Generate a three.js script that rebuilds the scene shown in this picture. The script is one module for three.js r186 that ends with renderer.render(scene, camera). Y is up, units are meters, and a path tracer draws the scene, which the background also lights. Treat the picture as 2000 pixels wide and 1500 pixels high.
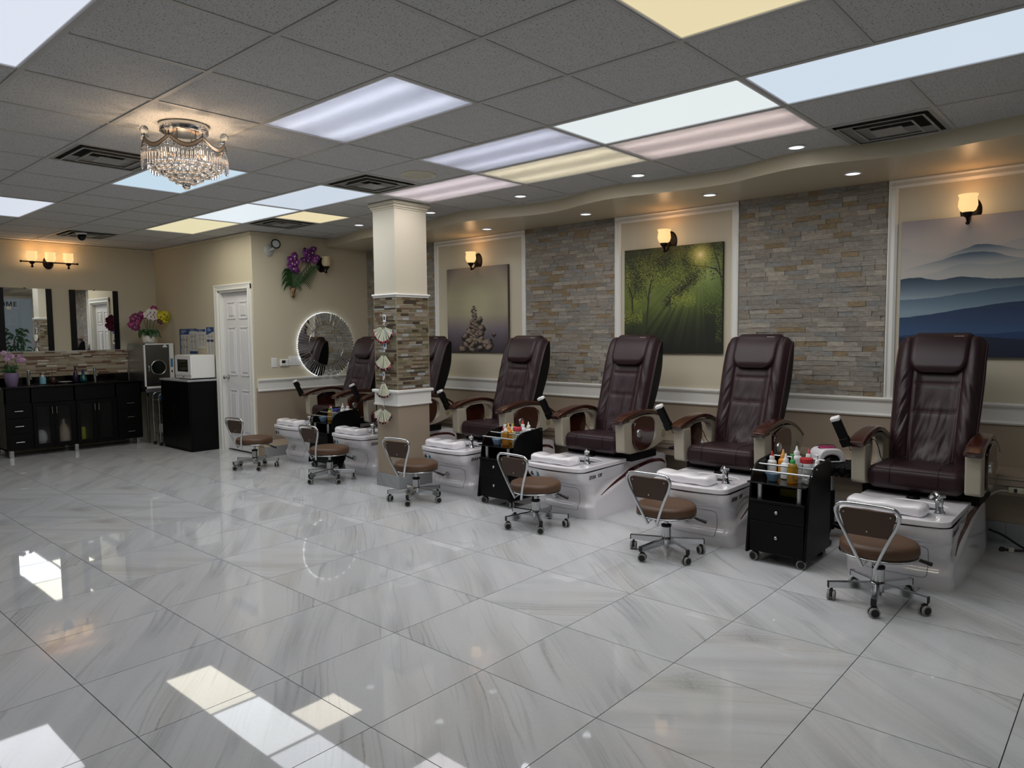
import * as THREE from 'three';
import { RoundedBoxGeometry } from 'three/addons/geometries/RoundedBoxGeometry.js';
import { TextGeometry } from 'three/addons/geometries/TextGeometry.js';
import { FontLoader } from 'three/addons/loaders/FontLoader.js';
import { mergeGeometries } from 'three/addons/utils/BufferGeometryUtils.js';
import { ImprovedNoise } from 'three/addons/math/ImprovedNoise.js';
import { RectAreaLightUniformsLib } from 'three/addons/lights/RectAreaLightUniformsLib.js';

// ---------------------------------------------------------------- camera, light, exposure
const scene = new THREE.Scene();
const camera = new THREE.PerspectiveCamera(2 * Math.atan(750 / 1397.76) * 180 / Math.PI, 2000 / 1500, 0.05, 100);
{
  const yaw = 48.382 * Math.PI / 180, pitch = 4.0814 * Math.PI / 180, roll = -0.557 * Math.PI / 180;
  const fwd = new THREE.Vector3(Math.sin(yaw) * Math.cos(pitch), -Math.sin(pitch), -Math.cos(yaw) * Math.cos(pitch));
  const right = new THREE.Vector3(Math.cos(yaw), 0, Math.sin(yaw));
  const up = new THREE.Vector3().crossVectors(right, fwd);
  const r2 = right.clone().multiplyScalar(Math.cos(roll)).addScaledVector(up, Math.sin(roll));
  const u2 = right.clone().multiplyScalar(-Math.sin(roll)).addScaledVector(up, Math.cos(roll));
  camera.quaternion.setFromRotationMatrix(new THREE.Matrix4().makeBasis(r2, u2, fwd.clone().negate()));
  camera.position.set(0, 1.4905, 0);
}
const renderer = new THREE.WebGLRenderer();
renderer.toneMapping = THREE.LinearToneMapping;
renderer.toneMappingExposure = 1.0;
renderer.shadowMap.enabled = true;
RectAreaLightUniformsLib.init();
scene.background = new THREE.Color(0x555c60);          // a dull overcast evening outside the shop window
const PANEL = 4.15, SCONCE = 0.055, DOWN = 0.4;         // luminance of ceiling panels, candela of a sconce bulb and a downlight

// ---------------------------------------------------------------- helpers
const V3 = (x, y, z) => new THREE.Vector3(x, y, z);
let seedState = 20240611;
function rnd() { seedState = (seedState + 0x6d2b79f5) | 0; let t = Math.imul(seedState ^ (seedState >>> 15), 1 | seedState); t = (t + Math.imul(t ^ (t >>> 7), 61 | t)) ^ t; return ((t ^ (t >>> 14)) >>> 0) / 4294967296; }
const rr = (a, b) => a + (b - a) * rnd();
const lerp = (a, b, t) => a + (b - a) * t;
const sstep = (a, b, x) => { const t = Math.min(1, Math.max(0, (x - a) / (b - a))); return t * t * (3 - 2 * t); };
function interp(pts, x) { // piecewise-linear table with smoothing handled by dense tables
  if (x <= pts[0][0]) return pts[0][1];
  for (let i = 1; i < pts.length; i++) if (x <= pts[i][0]) return lerp(pts[i - 1][1], pts[i][1], (x - pts[i - 1][0]) / (pts[i][0] - pts[i - 1][0]));
  return pts[pts.length - 1][1];
}
function smoothTable(pts) { const c = new THREE.SplineCurve(pts.map((p) => new THREE.Vector2(p[0], p[1]))); return c.getPoints(pts.length * 12).map((p) => [p.x, p.y]); }
const used = {};
function numbered(name) { const n = used[name] = (used[name] ?? -1) + 1; return n ? name + '_' + String(n).padStart(3, '0') : name; }
function flat(g) { const n = g.index ? g.toNonIndexed() : g; if (!n.attributes.uv) n.setAttribute('uv', new THREE.BufferAttribute(new Float32Array(n.attributes.position.count * 2), 2)); for (const k of Object.keys(n.attributes)) if (!['position', 'normal', 'uv', 'color'].includes(k)) n.deleteAttribute(k); return n; }
function merge(list) { list = list.flat(9).filter(Boolean); if (list.length === 1) return list[0]; const any = list.some((g) => g.attributes.color); const f = list.map(flat); if (!any) f.forEach((g) => g.deleteAttribute('color')); return mergeGeometries(f, false); }
function uvBox(g, s = 1) { // uv in metres by the face's main direction
  const n0 = g.index ? g.toNonIndexed() : g, p = n0.attributes.position, n = n0.attributes.normal, uv = new Float32Array(p.count * 2);
  for (let i = 0; i < p.count; i++) {
    const ax = Math.abs(n.getX(i)), ay = Math.abs(n.getY(i)), az = Math.abs(n.getZ(i));
    let a, b; if (ay >= ax && ay >= az) { a = p.getX(i); b = p.getZ(i); } else if (ax >= az) { a = p.getZ(i); b = p.getY(i); } else { a = p.getX(i); b = p.getY(i); }
    uv[i * 2] = a / s; uv[i * 2 + 1] = b / s;
  }
  n0.setAttribute('uv', new THREE.BufferAttribute(uv, 2)); return n0;
}
function tinted(g, hex) { const n = g.index ? g.toNonIndexed() : g, c = new THREE.Color(hex), a = new Float32Array(n.attributes.position.count * 3); for (let i = 0; i < a.length; i += 3) { a[i] = c.r; a[i + 1] = c.g; a[i + 2] = c.b; } n.setAttribute('color', new THREE.BufferAttribute(a, 3)); return n; }
const bx = (w, h, d, x = 0, y = 0, z = 0) => new THREE.BoxGeometry(w, h, d).translate(x, y, z);
const box2 = (x0, x1, y0, y1, z0, z1) => bx(x1 - x0, y1 - y0, z1 - z0, (x0 + x1) / 2, (y0 + y1) / 2, (z0 + z1) / 2);
const rbx = (w, h, d, r, x = 0, y = 0, z = 0, seg = 2) => new RoundedBoxGeometry(w, h, d, seg, Math.min(r, w / 2 - 1e-4, h / 2 - 1e-4, d / 2 - 1e-4)).translate(x, y, z);
const rbox2 = (x0, x1, y0, y1, z0, z1, r, seg = 2) => rbx(x1 - x0, y1 - y0, z1 - z0, r, (x0 + x1) / 2, (y0 + y1) / 2, (z0 + z1) / 2, seg);
const cyl = (r0, r1, h, x = 0, y = 0, z = 0, seg = 24) => new THREE.CylinderGeometry(r1, r0, h, seg).translate(x, y + h / 2, z);   // stands on y
function lathe(pts, seg = 28) { return new THREE.LatheGeometry(pts.map((p) => new THREE.Vector2(Math.max(p[0], 1e-5), p[1])), seg); }
function tube(pts, r, seg = 0, rad = 8, closed = false) { const v = pts.map((p) => p.isVector3 ? p : V3(...p)); const c = new THREE.CatmullRomCurve3(v, closed, 'centripetal'); return new THREE.TubeGeometry(c, seg || v.length * 8, r, rad, closed); }
function rod(a, b, r, rad = 10, r1 = r) { const A = a.isVector3 ? a : V3(...a), B = b.isVector3 ? b : V3(...b), d = B.clone().sub(A), L = d.length(); const g = new THREE.CylinderGeometry(r1, r, L, rad); g.translate(0, L / 2, 0); g.applyQuaternion(new THREE.Quaternion().setFromUnitVectors(V3(0, 1, 0), d.normalize())); return g.translate(A.x, A.y, A.z); }
function roundPoly(pts, r) { // shape with rounded corners; r may be a number or an array
  const s = new THREE.Shape(), n = pts.length;
  for (let i = 0; i < n; i++) {
    const p = new THREE.Vector2(...pts[i]), a = new THREE.Vector2(...pts[(i + n - 1) % n]), b = new THREE.Vector2(...pts[(i + 1) % n]);
    const da = a.clone().sub(p), db = b.clone().sub(p), R = Math.min(Array.isArray(r) ? r[i] : r, da.length() * 0.49, db.length() * 0.49);
    const p1 = p.clone().add(da.setLength(R)), p2 = p.clone().add(db.setLength(R));
    if (i) s.lineTo(p1.x, p1.y); else s.moveTo(p1.x, p1.y);
    s.quadraticCurveTo(p.x, p.y, p2.x, p2.y);
  }
  s.closePath(); return s;
}
function extrude(shape, depth, bevel = 0, seg = 8) { return new THREE.ExtrudeGeometry(shape, { depth: depth - 2 * bevel, bevelEnabled: bevel > 0, bevelSize: bevel, bevelThickness: bevel, bevelOffset: -bevel, bevelSegments: 2, curveSegments: seg }).translate(0, 0, bevel); }
function grid(fn, nu, nv, closedU = false) { // surface from fn(i/nu, j/nv) -> [x,y,z]
  const pos = [], uv = [], idx = [], cu = nu + 1;
  for (let j = 0; j <= nv; j++) for (let i = 0; i <= nu; i++) { const p = fn(i / nu, j / nv); pos.push(...p); uv.push(i / nu, j / nv); }
  for (let j = 0; j < nv; j++) for (let i = 0; i < nu; i++) { const a = j * cu + i, b = a + 1, c = a + cu, d = c + 1; idx.push(a, b, d, a, d, c); }
  const g = new THREE.BufferGeometry(); g.setAttribute('position', new THREE.Float32BufferAttribute(pos, 3)); g.setAttribute('uv', new THREE.Float32BufferAttribute(uv, 2)); g.setIndex(idx); g.computeVertexNormals();
  if (closedU) { const n = g.attributes.normal; for (let j = 0; j <= nv; j++) { const a = j * cu, b = a + nu, x = n.getX(a) + n.getX(b), y = n.getY(a) + n.getY(b), z = n.getZ(a) + n.getZ(b), l = Math.hypot(x, y, z) || 1; n.setXYZ(a, x / l, y / l, z / l); n.setXYZ(b, x / l, y / l, z / l); } }
  return g;
}
function obj(name, geo, mat, parent = scene, props) {
  const m = new THREE.Mesh(Array.isArray(geo) ? merge(geo) : geo, mat); m.name = parent === scene ? numbered(name) : name; m.castShadow = m.receiveShadow = true; parent.add(m);
  if (props) Object.assign(m.userData, props); return m;
}
function tag(o, label, category, group) { o.userData.label = label; o.userData.category = category; if (group) o.userData.group = group; return o; }
function thing(name, label, category, [x, y, z] = [0, 0, 0], turn = 0, group) { const o = new THREE.Group(); o.name = numbered(name); scene.add(o); o.position.set(x, y, z); o.rotation.y = turn; return tag(o, label, category, group); }
function struct(name, geo, mat, label) { const m = obj(name, geo, mat, scene); m.userData.kind = 'structure'; if (label) m.userData.label = label; return m; }
function dup(root, [x, y, z], turn, label, group) { const r = root.clone(); r.name = numbered(root.name.replace(/_\d{3}$/, '')); scene.add(r); r.position.set(x, y, z); r.rotation.y = turn; r.userData = { ...root.userData, label }; if (group) r.userData.group = group; return r; }

// ---------------------------------------------------------------- textures and materials
const perlin = new ImprovedNoise();
const nz = (x, y, z = 0) => perlin.noise(x, y, z);
const fbm = (x, y, z = 0, o = 4) => { let s = 0, a = 0.5; for (let k = 0; k < o; k++) { s += a * nz(x, y, z + k * 7.3); x *= 2.03; y *= 2.03; a *= 0.5; } return s; };
function tex(w, h, fn, srgb = true, repeat) {
  const d = new Uint8Array(w * h * 4);
  for (let y = 0; y < h; y++) for (let x = 0; x < w; x++) { const c = fn(x / w, y / h, x, y), k = (y * w + x) * 4; const v = typeof c === 'number' ? [c, c, c] : c; d[k] = Math.max(0, Math.min(255, v[0])); d[k + 1] = Math.max(0, Math.min(255, v[1])); d[k + 2] = Math.max(0, Math.min(255, v[2])); d[k + 3] = 255; }
  const t = new THREE.DataTexture(d, w, h); t.wrapS = t.wrapT = THREE.RepeatWrapping; t.magFilter = THREE.LinearFilter; t.minFilter = THREE.LinearMipmapLinearFilter; t.generateMipmaps = true; if (srgb) t.colorSpace = THREE.SRGBColorSpace; if (repeat) t.repeat.set(...repeat); t.needsUpdate = true; return t;
}
function canvasTex(w, h, draw) { const c = document.createElement('canvas'); c.width = w; c.height = h; const g = c.getContext('2d'); draw(g, w, h); const t = new THREE.CanvasTexture(c); t.colorSpace = THREE.SRGBColorSpace; t.magFilter = THREE.LinearFilter; return t; }
const mat = (color, roughness = 0.6, metalness = 0, extra = {}) => new THREE.MeshPhysicalMaterial({ color, roughness, metalness, ...extra });

const leatherBump = tex(512, 512, (u, v) => 128 + 70 * fbm(u * 40, v * 40, 1, 3) + 40 * nz(u * 120, v * 120, 5), false);
const plasterBump = tex(512, 512, (u, v) => 128 + 60 * fbm(u * 24, v * 24, 9, 4), false);
const woodTex = tex(512, 512, (u, v) => { const g = nz(u * 2 + 0.4 * nz(u * 2, v * 8, 2), v * 34, 3), f = nz(u * 6, v * 160, 6); const t = 0.5 + 0.5 * g; const k = 0.82 + 0.22 * t + 0.1 * f; return [88 * k, 42 * k, 25 * k]; });
const M = {
  chrome: mat(0xc6c8ca, 0.16, 1), steel: mat(0xb9b9b6, 0.28, 1), satin: mat(0xc4c6c8, 0.35, 1), darkSteel: mat(0x6f6e6b, 0.32, 1),
  white: mat(0xe9e8ea, 0.45), trim: mat(0xe6e5e0, 0.42), whiteGloss: mat(0xebe8ec, 0.13, 0, { clearcoat: 0.6, clearcoatRoughness: 0.06 }), plastic: mat(0xe4e4e2, 0.4),
  cream: mat(0xc9c0aa, 0.62, 0, { bumpMap: plasterBump, bumpScale: 0.0006 }), soffit: mat(0xc0b69e, 0.34, 0, { bumpMap: plasterBump, bumpScale: 0.0003 }), tan: mat(0xa0917f, 0.62, 0, { bumpMap: plasterBump, bumpScale: 0.0006 }),
  columnCream: mat(0xcec6b2, 0.6, 0, { bumpMap: plasterBump, bumpScale: 0.0006 }),
  black: mat(0x060607, 0.38, 0, { specularIntensity: 0.35 }), blackMatte: mat(0x0a0a0b, 0.6, 0, { specularIntensity: 0.4 }), blackGloss: mat(0x060607, 0.1, 0, { specularIntensity: 0.7 }), bronze: mat(0x1c1411, 0.38, 0.6), rubber: mat(0x121213, 0.55), tyre: mat(0x8f8f8b, 0.6),
  leather: mat(0x2b181d, 0.42, 0, { specularIntensity: 0.75, bumpMap: leatherBump, bumpScale: 0.0006 }), seam: mat(0x5d4044, 0.5), leatherDark: mat(0x1d1012, 0.5),
  brown: mat(0x553c29, 0.5, 0, { bumpMap: leatherBump, bumpScale: 0.0005 }), padBack: mat(0x402a1a, 0.5),
  wood: mat(0xb8a49c, 0.22, 0, { map: woodTex, clearcoat: 0.5, clearcoatRoughness: 0.1 }), beige: mat(0xaaa292, 0.42), olive: mat(0x8d8568, 0.5), maroon: mat(0x4a161a, 0.25, 0, { clearcoat: 0.5 }),
  mirror: mat(0xf0f2f2, 0.015, 1), glass: mat(0xffffff, 0.03, 0, { transmission: 1, thickness: 0, ior: 1.5 }), grout: mat(0x6a6864, 0.85), floorGrout: mat(0x35332f, 0.9), tee: mat(0xb6b5b0, 0.55),
  leaf: mat(0x244a22, 0.45, 0, { side: THREE.DoubleSide }), leafPale: mat(0x7d8f6d, 0.6, 0, { side: THREE.DoubleSide }), stem: mat(0x3c4a24, 0.6),
};
const paint = {}; const col = (hex, rough = 0.45) => paint[hex + '/' + rough] ??= mat(hex, rough);
// ================================================================ THE ROOM
const HC = 2.746, XR = 6.17, XD = 4.45, ZM = -8.14, ZV = -10.95, XL = -2.7, ZF = 1.15, SOF = 2.635;
const RAIL0 = 0.80, RAIL1 = 0.955;
// ---- floor: polished marble-look porcelain, 24 inch squares
const marbleTex = tex(1536, 1536, (u, v) => {
  const x = u * 3, y = v * 3, a = x * 0.80 + y * 0.60, b = -x * 0.60 + y * 0.80;        // veins run along b
  const w1 = fbm(x * 0.55, y * 0.55, 3, 2), w2 = fbm(x * 2.2, y * 2.2, 11, 3), g = nz(x * 34, y * 34, 17) + 0.6 * nz(x * 90, y * 90, 19);
  const s = a + 0.16 * w1 + 0.022 * w2 + 0.0016 * g;                                    // straight streaks that wander a little
  const veil = sstep(-0.1, 0.35, fbm(s * 2.3, b * 0.32, 44, 3)), band = sstep(-0.1, 0.5, nz(s * 4.6, b * 0.3, 21));
  const st1 = sstep(0.1, 0.55, nz(s * 13, b * 0.55, 31)), st2 = sstep(0.12, 0.5, nz(s * 30, b * 0.9, 37)), st3 = sstep(0.1, 0.5, nz(s * 64, b * 1.6, 41));
  const ridge = Math.max(0, 1 - Math.abs(nz(s * 5.2, b * 0.24, 57)) * 16) * sstep(-0.05, 0.3, nz(s * 3, b * 0.9, 63)) * (0.7 + 0.5 * g);   // thin broken veins
  const ridge2 = Math.max(0, 1 - Math.abs(nz(s * 9.4 + 3, b * 0.33, 66)) * 13) * sstep(0.05, 0.35, nz(s * 4, b * 1.1, 69)) * (0.7 + 0.5 * g);
  const k = 203 - 9 * band - veil * (7 + 11 * st1 + 9 * st2 + 9 * st3) - 46 * Math.max(0, ridge) * (0.35 + 0.65 * veil) - 34 * Math.max(0, ridge2) * (0.35 + 0.65 * veil) + 2.5 * g;
  const warm = sstep(-0.05, 0.4, nz(x * 0.6, y * 0.6, 91));
  return [k - 1.5 + 2 * warm * veil, k, k + 3 - 5 * warm * veil];
});
const floorMat = mat(0xffffff, 0.025, 0, { map: marbleTex, bumpMap: tex(256, 256, (u, v) => 128 + 90 * nz(u * 6, v * 6, 2), false), bumpScale: 0.00022, ior: 1.5, specularIntensity: 0.9 });
const floor = struct('floor', box2(XL, XR, -0.12, -0.0035, ZV, ZF), M.floorGrout, 'grey grout bed under the polished marble floor tiles');
{
  const P = 0.6096, G = 0.0036, x0 = 0.9867, z0 = -4.589, variants = [];
  for (let k = 0; k < 16; k++) {
    const g = bx(P - G, 0.01, P - G, 0, -0.005, 0), uv = g.attributes.uv, n = g.attributes.normal, p = g.attributes.position;
    const ox = rr(0.0, 0.66), oy = rr(0, 0.66), rot = k < 14 ? k % 2 : 2 + k % 2;
    for (let i = 0; i < uv.count; i++) { let a = p.getX(i) / P + 0.5, b = p.getZ(i) / P + 0.5; if (rot & 1) { a = 1 - a; b = 1 - b; } if (rot & 2) a = 1 - a; uv.setXY(i, ox + a * 0.3333, oy + b * 0.3333); }
    variants.push(g);
  }
  const rest = [];
  const clipX0 = XL, clipX1 = XR;
  for (let i = -7; i <= 9; i++) for (let j = -12; j <= 9; j++) {
    const cx = x0 + (i + 0.5) * P, cz = z0 + (j + 0.5) * P, a = Math.max(cx - P / 2, clipX0), b = Math.min(cx + P / 2, clipX1), c = Math.max(cz - P / 2, ZV), d = Math.min(cz + P / 2, ZF);
    if (b - a < 0.02 || d - c < 0.02 || (cx > XD + 0.35 && cz < ZM - 0.3)) continue;
    const g = variants[Math.floor(rnd() * 16)];
    const full = b - a > P - 0.01 && d - c > P - 0.01;
    // as seen by the camera: depth in front of it
    const depth = cx * 0.7456 - cz * 0.6644, side = cx * 0.6644 + cz * 0.7456;
    const seen = depth > 1.2 && Math.abs(side) < depth * 0.78 + 0.5;
    let gg = g; if (!full) { gg = g.clone(); gg.scale((b - a - G) / (P - G), 1, (d - c - G) / (P - G)); }
    if (seen) { const t = obj('floor_tile', gg, floorMat, floor); t.position.set((a + b) / 2, 0, (c + d) / 2); }
    else rest.push(gg.clone().translate((a + b) / 2, 0, (c + d) / 2));
  }
  obj('floor_tiling', rest, floorMat, floor, { kind: 'stuff' });
}
// ---- suspended ceiling
const ceilTex = tex(512, 512, (u, v, px, py) => { const s = nz(u * 70, v * 70, 1), f = nz(u * 130, v * 45, 4), d = nz(u * 150, v * 150, 8); let k = 196 + 8 * fbm(u * 12, v * 12, 2, 3); if (s > 0.42) k -= 70; if (f > 0.52) k -= 48; k += d * 10; return [k, k, k - 2]; });
const ceilMat = mat(0xffffff, 0.85, 0, { map: ceilTex, bumpMap: ceilTex, bumpScale: 0.0012 });
const ceiling = struct('ceiling', box2(XL, XR, HC + 0.14, HC + 0.24, ZV, ZF), M.grout, 'grey suspended acoustic tile ceiling in a square metal grid');
const GX0 = 1.0602, GX = 0.6085, GZ0 = -2.792, GZ = 0.6096;
const gx = (i) => GX0 + i * GX, gzz = (j) => GZ0 + j * GZ;
// [i, j, cells along z, colour, number of cells] ; each is one fluorescent troffer with its diffuser
const PANELS = [
  [-1, -2, 2, 0xdfe4f2, 'cool white ceiling light panel cut off by the top left corner'],
  [2, 2, 2, 0xe9dab0, 'yellowish ceiling light panel at the top edge above the big window side'],
  [4, 2, 2, 0xd0deec, 'pale blue ceiling light panel running out of the right edge'],
  [4, 0, 2, 0xe5edee, 'brightest plain white ceiling light panel left of the pale blue one'],
  [5, 0, 2, 0xcec4c3, 'pinkish grey ceiling light panel nearest the wavy soffit'],
  [2, -2, 2, 0xccd3e2, 'ribbed bluish ceiling light panel right of the crystal chandelier'],
  [4, -2, 2, 0xc2c8d8, 'lavender grey ribbed ceiling light panel in the middle row'],
  [5, -2, 2, 0xd8d3bf, 'warm cream ribbed ceiling light panel beside the lavender one'],
  [5, -4, 2, 0xd5cfd5, 'pinkish white ceiling light panel touching the top of the column'],
  [2, -6, 2, 0xc5dcec, 'sky blue ceiling light panel behind the crystal chandelier'],
  [4, -6, 2, 0xcdd8e6, 'bluish white ceiling light panel left of the column'],
  [4, -8, 2, 0xe4eef4, 'white ceiling light panel between a bluish and a yellow one'],
  [4, -10, 2, 0xe6dcb4, 'long yellow ceiling light panel furthest back near the door'],
  [5, -7, 1, 0xecdcb2, 'small square yellow ceiling light panel left of the column'],
  [1, -10, 2, 0xd9e0ec, 'white ceiling light panel at the left edge above the mirrors'],
];
const VENTS = [[6, 2, 'square ceiling air vent by the wavy soffit near the right edge'], [1, -5, 'dusty square ceiling air vent left of the chandelier'], [4, -4, 'square ceiling air vent beside the round speaker'], [5, -8, 'square ceiling air vent above the round mirror wall'], [3, -12, 'square ceiling air vent above the vanity lights']];
{
  const busy = new Set();
  for (const [i, j, n] of PANELS) for (let k = 0; k < n; k++) busy.add(i + ',' + (j + k));
  for (const [i, j] of VENTS) busy.add(i + ',' + j);
  const tg = []; for (let k = 0; k < 6; k++) { const g = bx(GX - 0.022, 0.016, GZ - 0.022, 0, 0.008, 0), uv = g.attributes.uv, ox = rnd(), oy = rnd(); for (let q = 0; q < uv.count; q++) uv.setXY(q, uv.getX(q) + ox, uv.getY(q) + oy); tg.push(g); }
  const rest = [], crossTees = [], farTees = [];
  for (let i = -7; i <= 8; i++) for (let j = -14; j <= 8; j++) {
    if (busy.has(i + ',' + j)) continue;
    let a = Math.max(gx(i), XL), b = Math.min(gx(i + 1), XR), c = Math.max(gzz(j), ZV), d = Math.min(gzz(j + 1), ZF);
    if (b - a < 0.03 || d - c < 0.03 || (a > XD - 0.1 && d < ZM + 0.05)) continue;
    const g = tg[Math.floor(rnd() * 6)].clone().scale((b - a) / GX, 1, (d - c) / GZ);
    const cx = (a + b) / 2, cz = (c + d) / 2, depth = cx * 0.7456 - cz * 0.6644, side = cx * 0.6644 + cz * 0.7456;
    if (depth > 1.0 && Math.abs(side) < depth * 0.75 + 0.6 && a < 5.5) { const t = obj('ceiling_tile', g, ceilMat, ceiling); t.position.set(cx, HC + 0.001, cz); }
    else rest.push(g.translate(cx, HC + 0.001, cz));
  }
  obj('ceiling_tiling', rest, ceilMat, ceiling, { kind: 'stuff' });
  for (let i = -6; i <= 8; i++) obj('main_tee', box2(gx(i) - 0.012, gx(i) + 0.012, HC - 0.004, HC + 0.012, i > 5 ? ZM : ZV, ZF), M.tee, ceiling);
  // a cross tee spans one bay; none runs across the middle of a light panel
  const inside = new Set(); for (const [i, j, n] of PANELS) for (let k = 1; k < n; k++) inside.add(i + ',' + (j + k));
  for (let j = -13; j <= 8; j++) for (let i = -7; i <= 8; i++) {
    const a = Math.max(gx(i), XL), b = Math.min(gx(i + 1), gzz(j) < ZM ? XD : XR); if (b - a < 0.03 || inside.has(i + ',' + j)) continue;
    const g = box2(a + 0.012, b - 0.012, HC - 0.003, HC + 0.011, gzz(j) - 0.012, gzz(j) + 0.012), cx = (a + b) / 2, cz = gzz(j), depth = cx * 0.7456 - cz * 0.6644, side = cx * 0.6644 + cz * 0.7456;
    (depth > 1.0 && Math.abs(side) < depth * 0.75 + 0.6 && a < 5.5 ? crossTees : farTees).push(g);
  }
  crossTees.forEach((g) => obj('cross_tee', g, M.tee, ceiling));
  obj('tee_grid', farTees, M.tee, ceiling, { kind: 'stuff' });
}
// ---- walls
const backWall = struct('wall_back', box2(XL, XD + 0.12, 0, HC + 0.16, ZV - 0.12, ZV), M.cream, 'plain cream wall behind the vanity');
const doorWall = struct('wall_door', [box2(XD, XD + 0.12, 0, HC + 0.16, ZV, -9.03), box2(XD, XD + 0.12, 2.06, HC + 0.16, -9.03, -8.26), box2(XD, XD + 0.12, 0, HC + 0.16, -8.26, ZM + 0.0)], M.cream, 'plain cream wall with the white panelled door');
const midWall = struct('wall_middle', box2(XD + 0.12, XR + 0.12, RAIL0 + 0.05, HC + 0.16, ZM - 0.12, ZM), M.cream, 'cream wall with the round mirror and hanging orchid');
obj('lower_wall', box2(XD + 0.12, XR + 0.12, 0, RAIL0 + 0.05, ZM - 0.12, ZM), M.tan, midWall);
obj('lower_wall_return', box2(XD + 0.002, XD + 0.1195, 0, RAIL0 + 0.05, ZM - 0.11, ZM + 0.0015), M.tan, midWall);
const rightWall = struct('wall_right', box2(XR, XR + 0.12, RAIL0 + 0.05, HC + 0.16, ZM, ZF), M.cream, 'long cream wall with stone panels and canvas pictures');
obj('lower_wall', box2(XR, XR + 0.12, 0, RAIL0 + 0.05, ZM, ZF), M.tan, rightWall);
struct('wall_left', box2(XL - 0.12, XL, 0, HC + 0.16, ZV, ZF), M.cream, 'plain cream wall on the far left');
struct('wall_front', [box2(XL, -0.6, 0, HC + 0.16, ZF, ZF + 0.14), box2(XR - 0.06, XR + 0.12, 0, HC + 0.16, ZF, ZF + 0.14), box2(-0.6, XR - 0.06, 2.62, HC + 0.16, ZF, ZF + 0.14), box2(-0.6, XR - 0.06, 0, 0.25, ZF, ZF + 0.14)], M.cream, 'cream shop front wall round the big window');
// crown strip round the ceiling of the back corner
struct('trim_001', [box2(XL, XD, HC - 0.045, HC - 0.005, ZV, ZV + 0.022), box2(XD - 0.022, XD, HC - 0.045, HC - 0.005, ZV, ZM), box2(XD - 0.022, 5.5, HC - 0.04, HC - 0.005, ZM, ZM + 0.02)], M.cream, 'narrow cream crown strip under the ceiling');
// ---- storefront
{
  const w = struct('window_1', [box2(-0.6, XR - 0.06, 0.25, 0.31, ZF + 0.03, ZF + 0.1), box2(-0.6, XR - 0.06, 2.56, 2.62, ZF + 0.03, ZF + 0.1), ...[-0.6, 1.6, 3.8, XR - 0.12].map((x) => box2(x, x + 0.06, 0.31, 2.56, ZF + 0.03, ZF + 0.1))], M.trim, 'shop front window seen only in the vanity mirror');
  for (const [a, b] of [[-0.54, 1.6], [1.66, 3.8], [3.86, XR - 0.12]]) obj('pane', box2(a, b, 0.31, 2.56, ZF + 0.06, ZF + 0.066), M.glass, w);
  struct('pavement', box2(-8, 14, -0.2, -0.02, ZF + 0.14, ZF + 14), mat(0x4a4d4f, 0.9), 'grey pavement outside the shop window');
}
// ---- wavy soffit along the right wall
const wave = new THREE.SplineCurve([[-8.14, 5.5], [-7.8, 5.48], [-7.25, 5.34], [-6.9, 5.31], [-6.5, 5.38], [-6.1, 5.43], [-5.79, 5.35], [-5.36, 5.265], [-5.1, 5.30], [-4.6, 5.43], [-4.39, 5.455], [-4.16, 5.43], [-3.77, 5.30], [-3.45, 5.265], [-3.03, 5.34], [-2.7, 5.38], [-2.47, 5.365], [-2.16, 5.265], [-1.93, 5.21], [-1.7, 5.225], [-1.4, 5.31], [-1.15, 5.36], [-0.92, 5.30], [-0.6, 5.25], [-0.2, 5.22], [0.4, 5.4], [1.15, 5.25]].map((p) => new THREE.Vector2(p[1], p[0])));
const wavePts = wave.getPoints(260);
const waveAt = (z) => interp(wavePts.map((p) => [p.y, p.x]), z);
{
  const s = new THREE.Shape([...wavePts.map((p) => new THREE.Vector2(p.x, p.y)), new THREE.Vector2(XR, ZF), new THREE.Vector2(XR, ZM)]);
  const g = new THREE.ExtrudeGeometry(s, { depth: HC - SOF, bevelEnabled: false }).rotateX(Math.PI / 2).translate(0, HC + 0.001, 0);
  // smooth the curved front only: recompute by hand (front faces are near-vertical)
  const p = g.attributes.position, n = g.attributes.normal;
  for (let i = 0; i < p.count; i++) if (Math.abs(n.getY(i)) < 0.2 && p.getX(i) < 5.6 && n.getX(i) < -0.3) { const z = p.getZ(i), d = (waveAt(z + 0.01) - waveAt(z - 0.01)) / 0.02, l = Math.hypot(1, d); n.setXYZ(i, -1 / l, 0, d / l); }
  struct('soffit', g, M.soffit, 'wavy beige ceiling soffit along the stone wall');
}
// ---- mouldings
const railProfile = [[0, RAIL0], [0.016, RAIL0], [0.022, RAIL0 + 0.012], [0.016, RAIL0 + 0.02], [0.014, RAIL0 + 0.028], [0.014, RAIL0 + 0.105], [0.02, RAIL0 + 0.118], [0.034, RAIL0 + 0.128], [0.04, RAIL0 + 0.142], [0.036, RAIL0 + 0.155], [0, RAIL0 + 0.155]];
function moulding(profile, length) { return new THREE.ExtrudeGeometry(new THREE.Shape(profile.map((p) => new THREE.Vector2(p[0], p[1]))), { depth: length, bevelEnabled: false }); } // profile out along +x, runs along +z
struct('trim_002', [moulding(railProfile, ZF - ZM).rotateY(Math.PI).translate(XR, 0, ZF)], M.trim, 'white chair rail moulding along the stone wall');
struct('trim_003', [moulding(railProfile, XR - XD - 0.02).rotateY(-Math.PI / 2).translate(XR, 0, ZM)], M.trim, 'white chair rail moulding under the round mirror');
const frameProfile = [[0, 0], [0.022, 0], [0.026, 0.01], [0.016, 0.022], [0.018, 0.034], [0.022, 0.048], [0.012, 0.066], [0, 0.068]];
const TRIMS = [-6.70, -5.28, -4.03, -2.80, -1.52];
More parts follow.
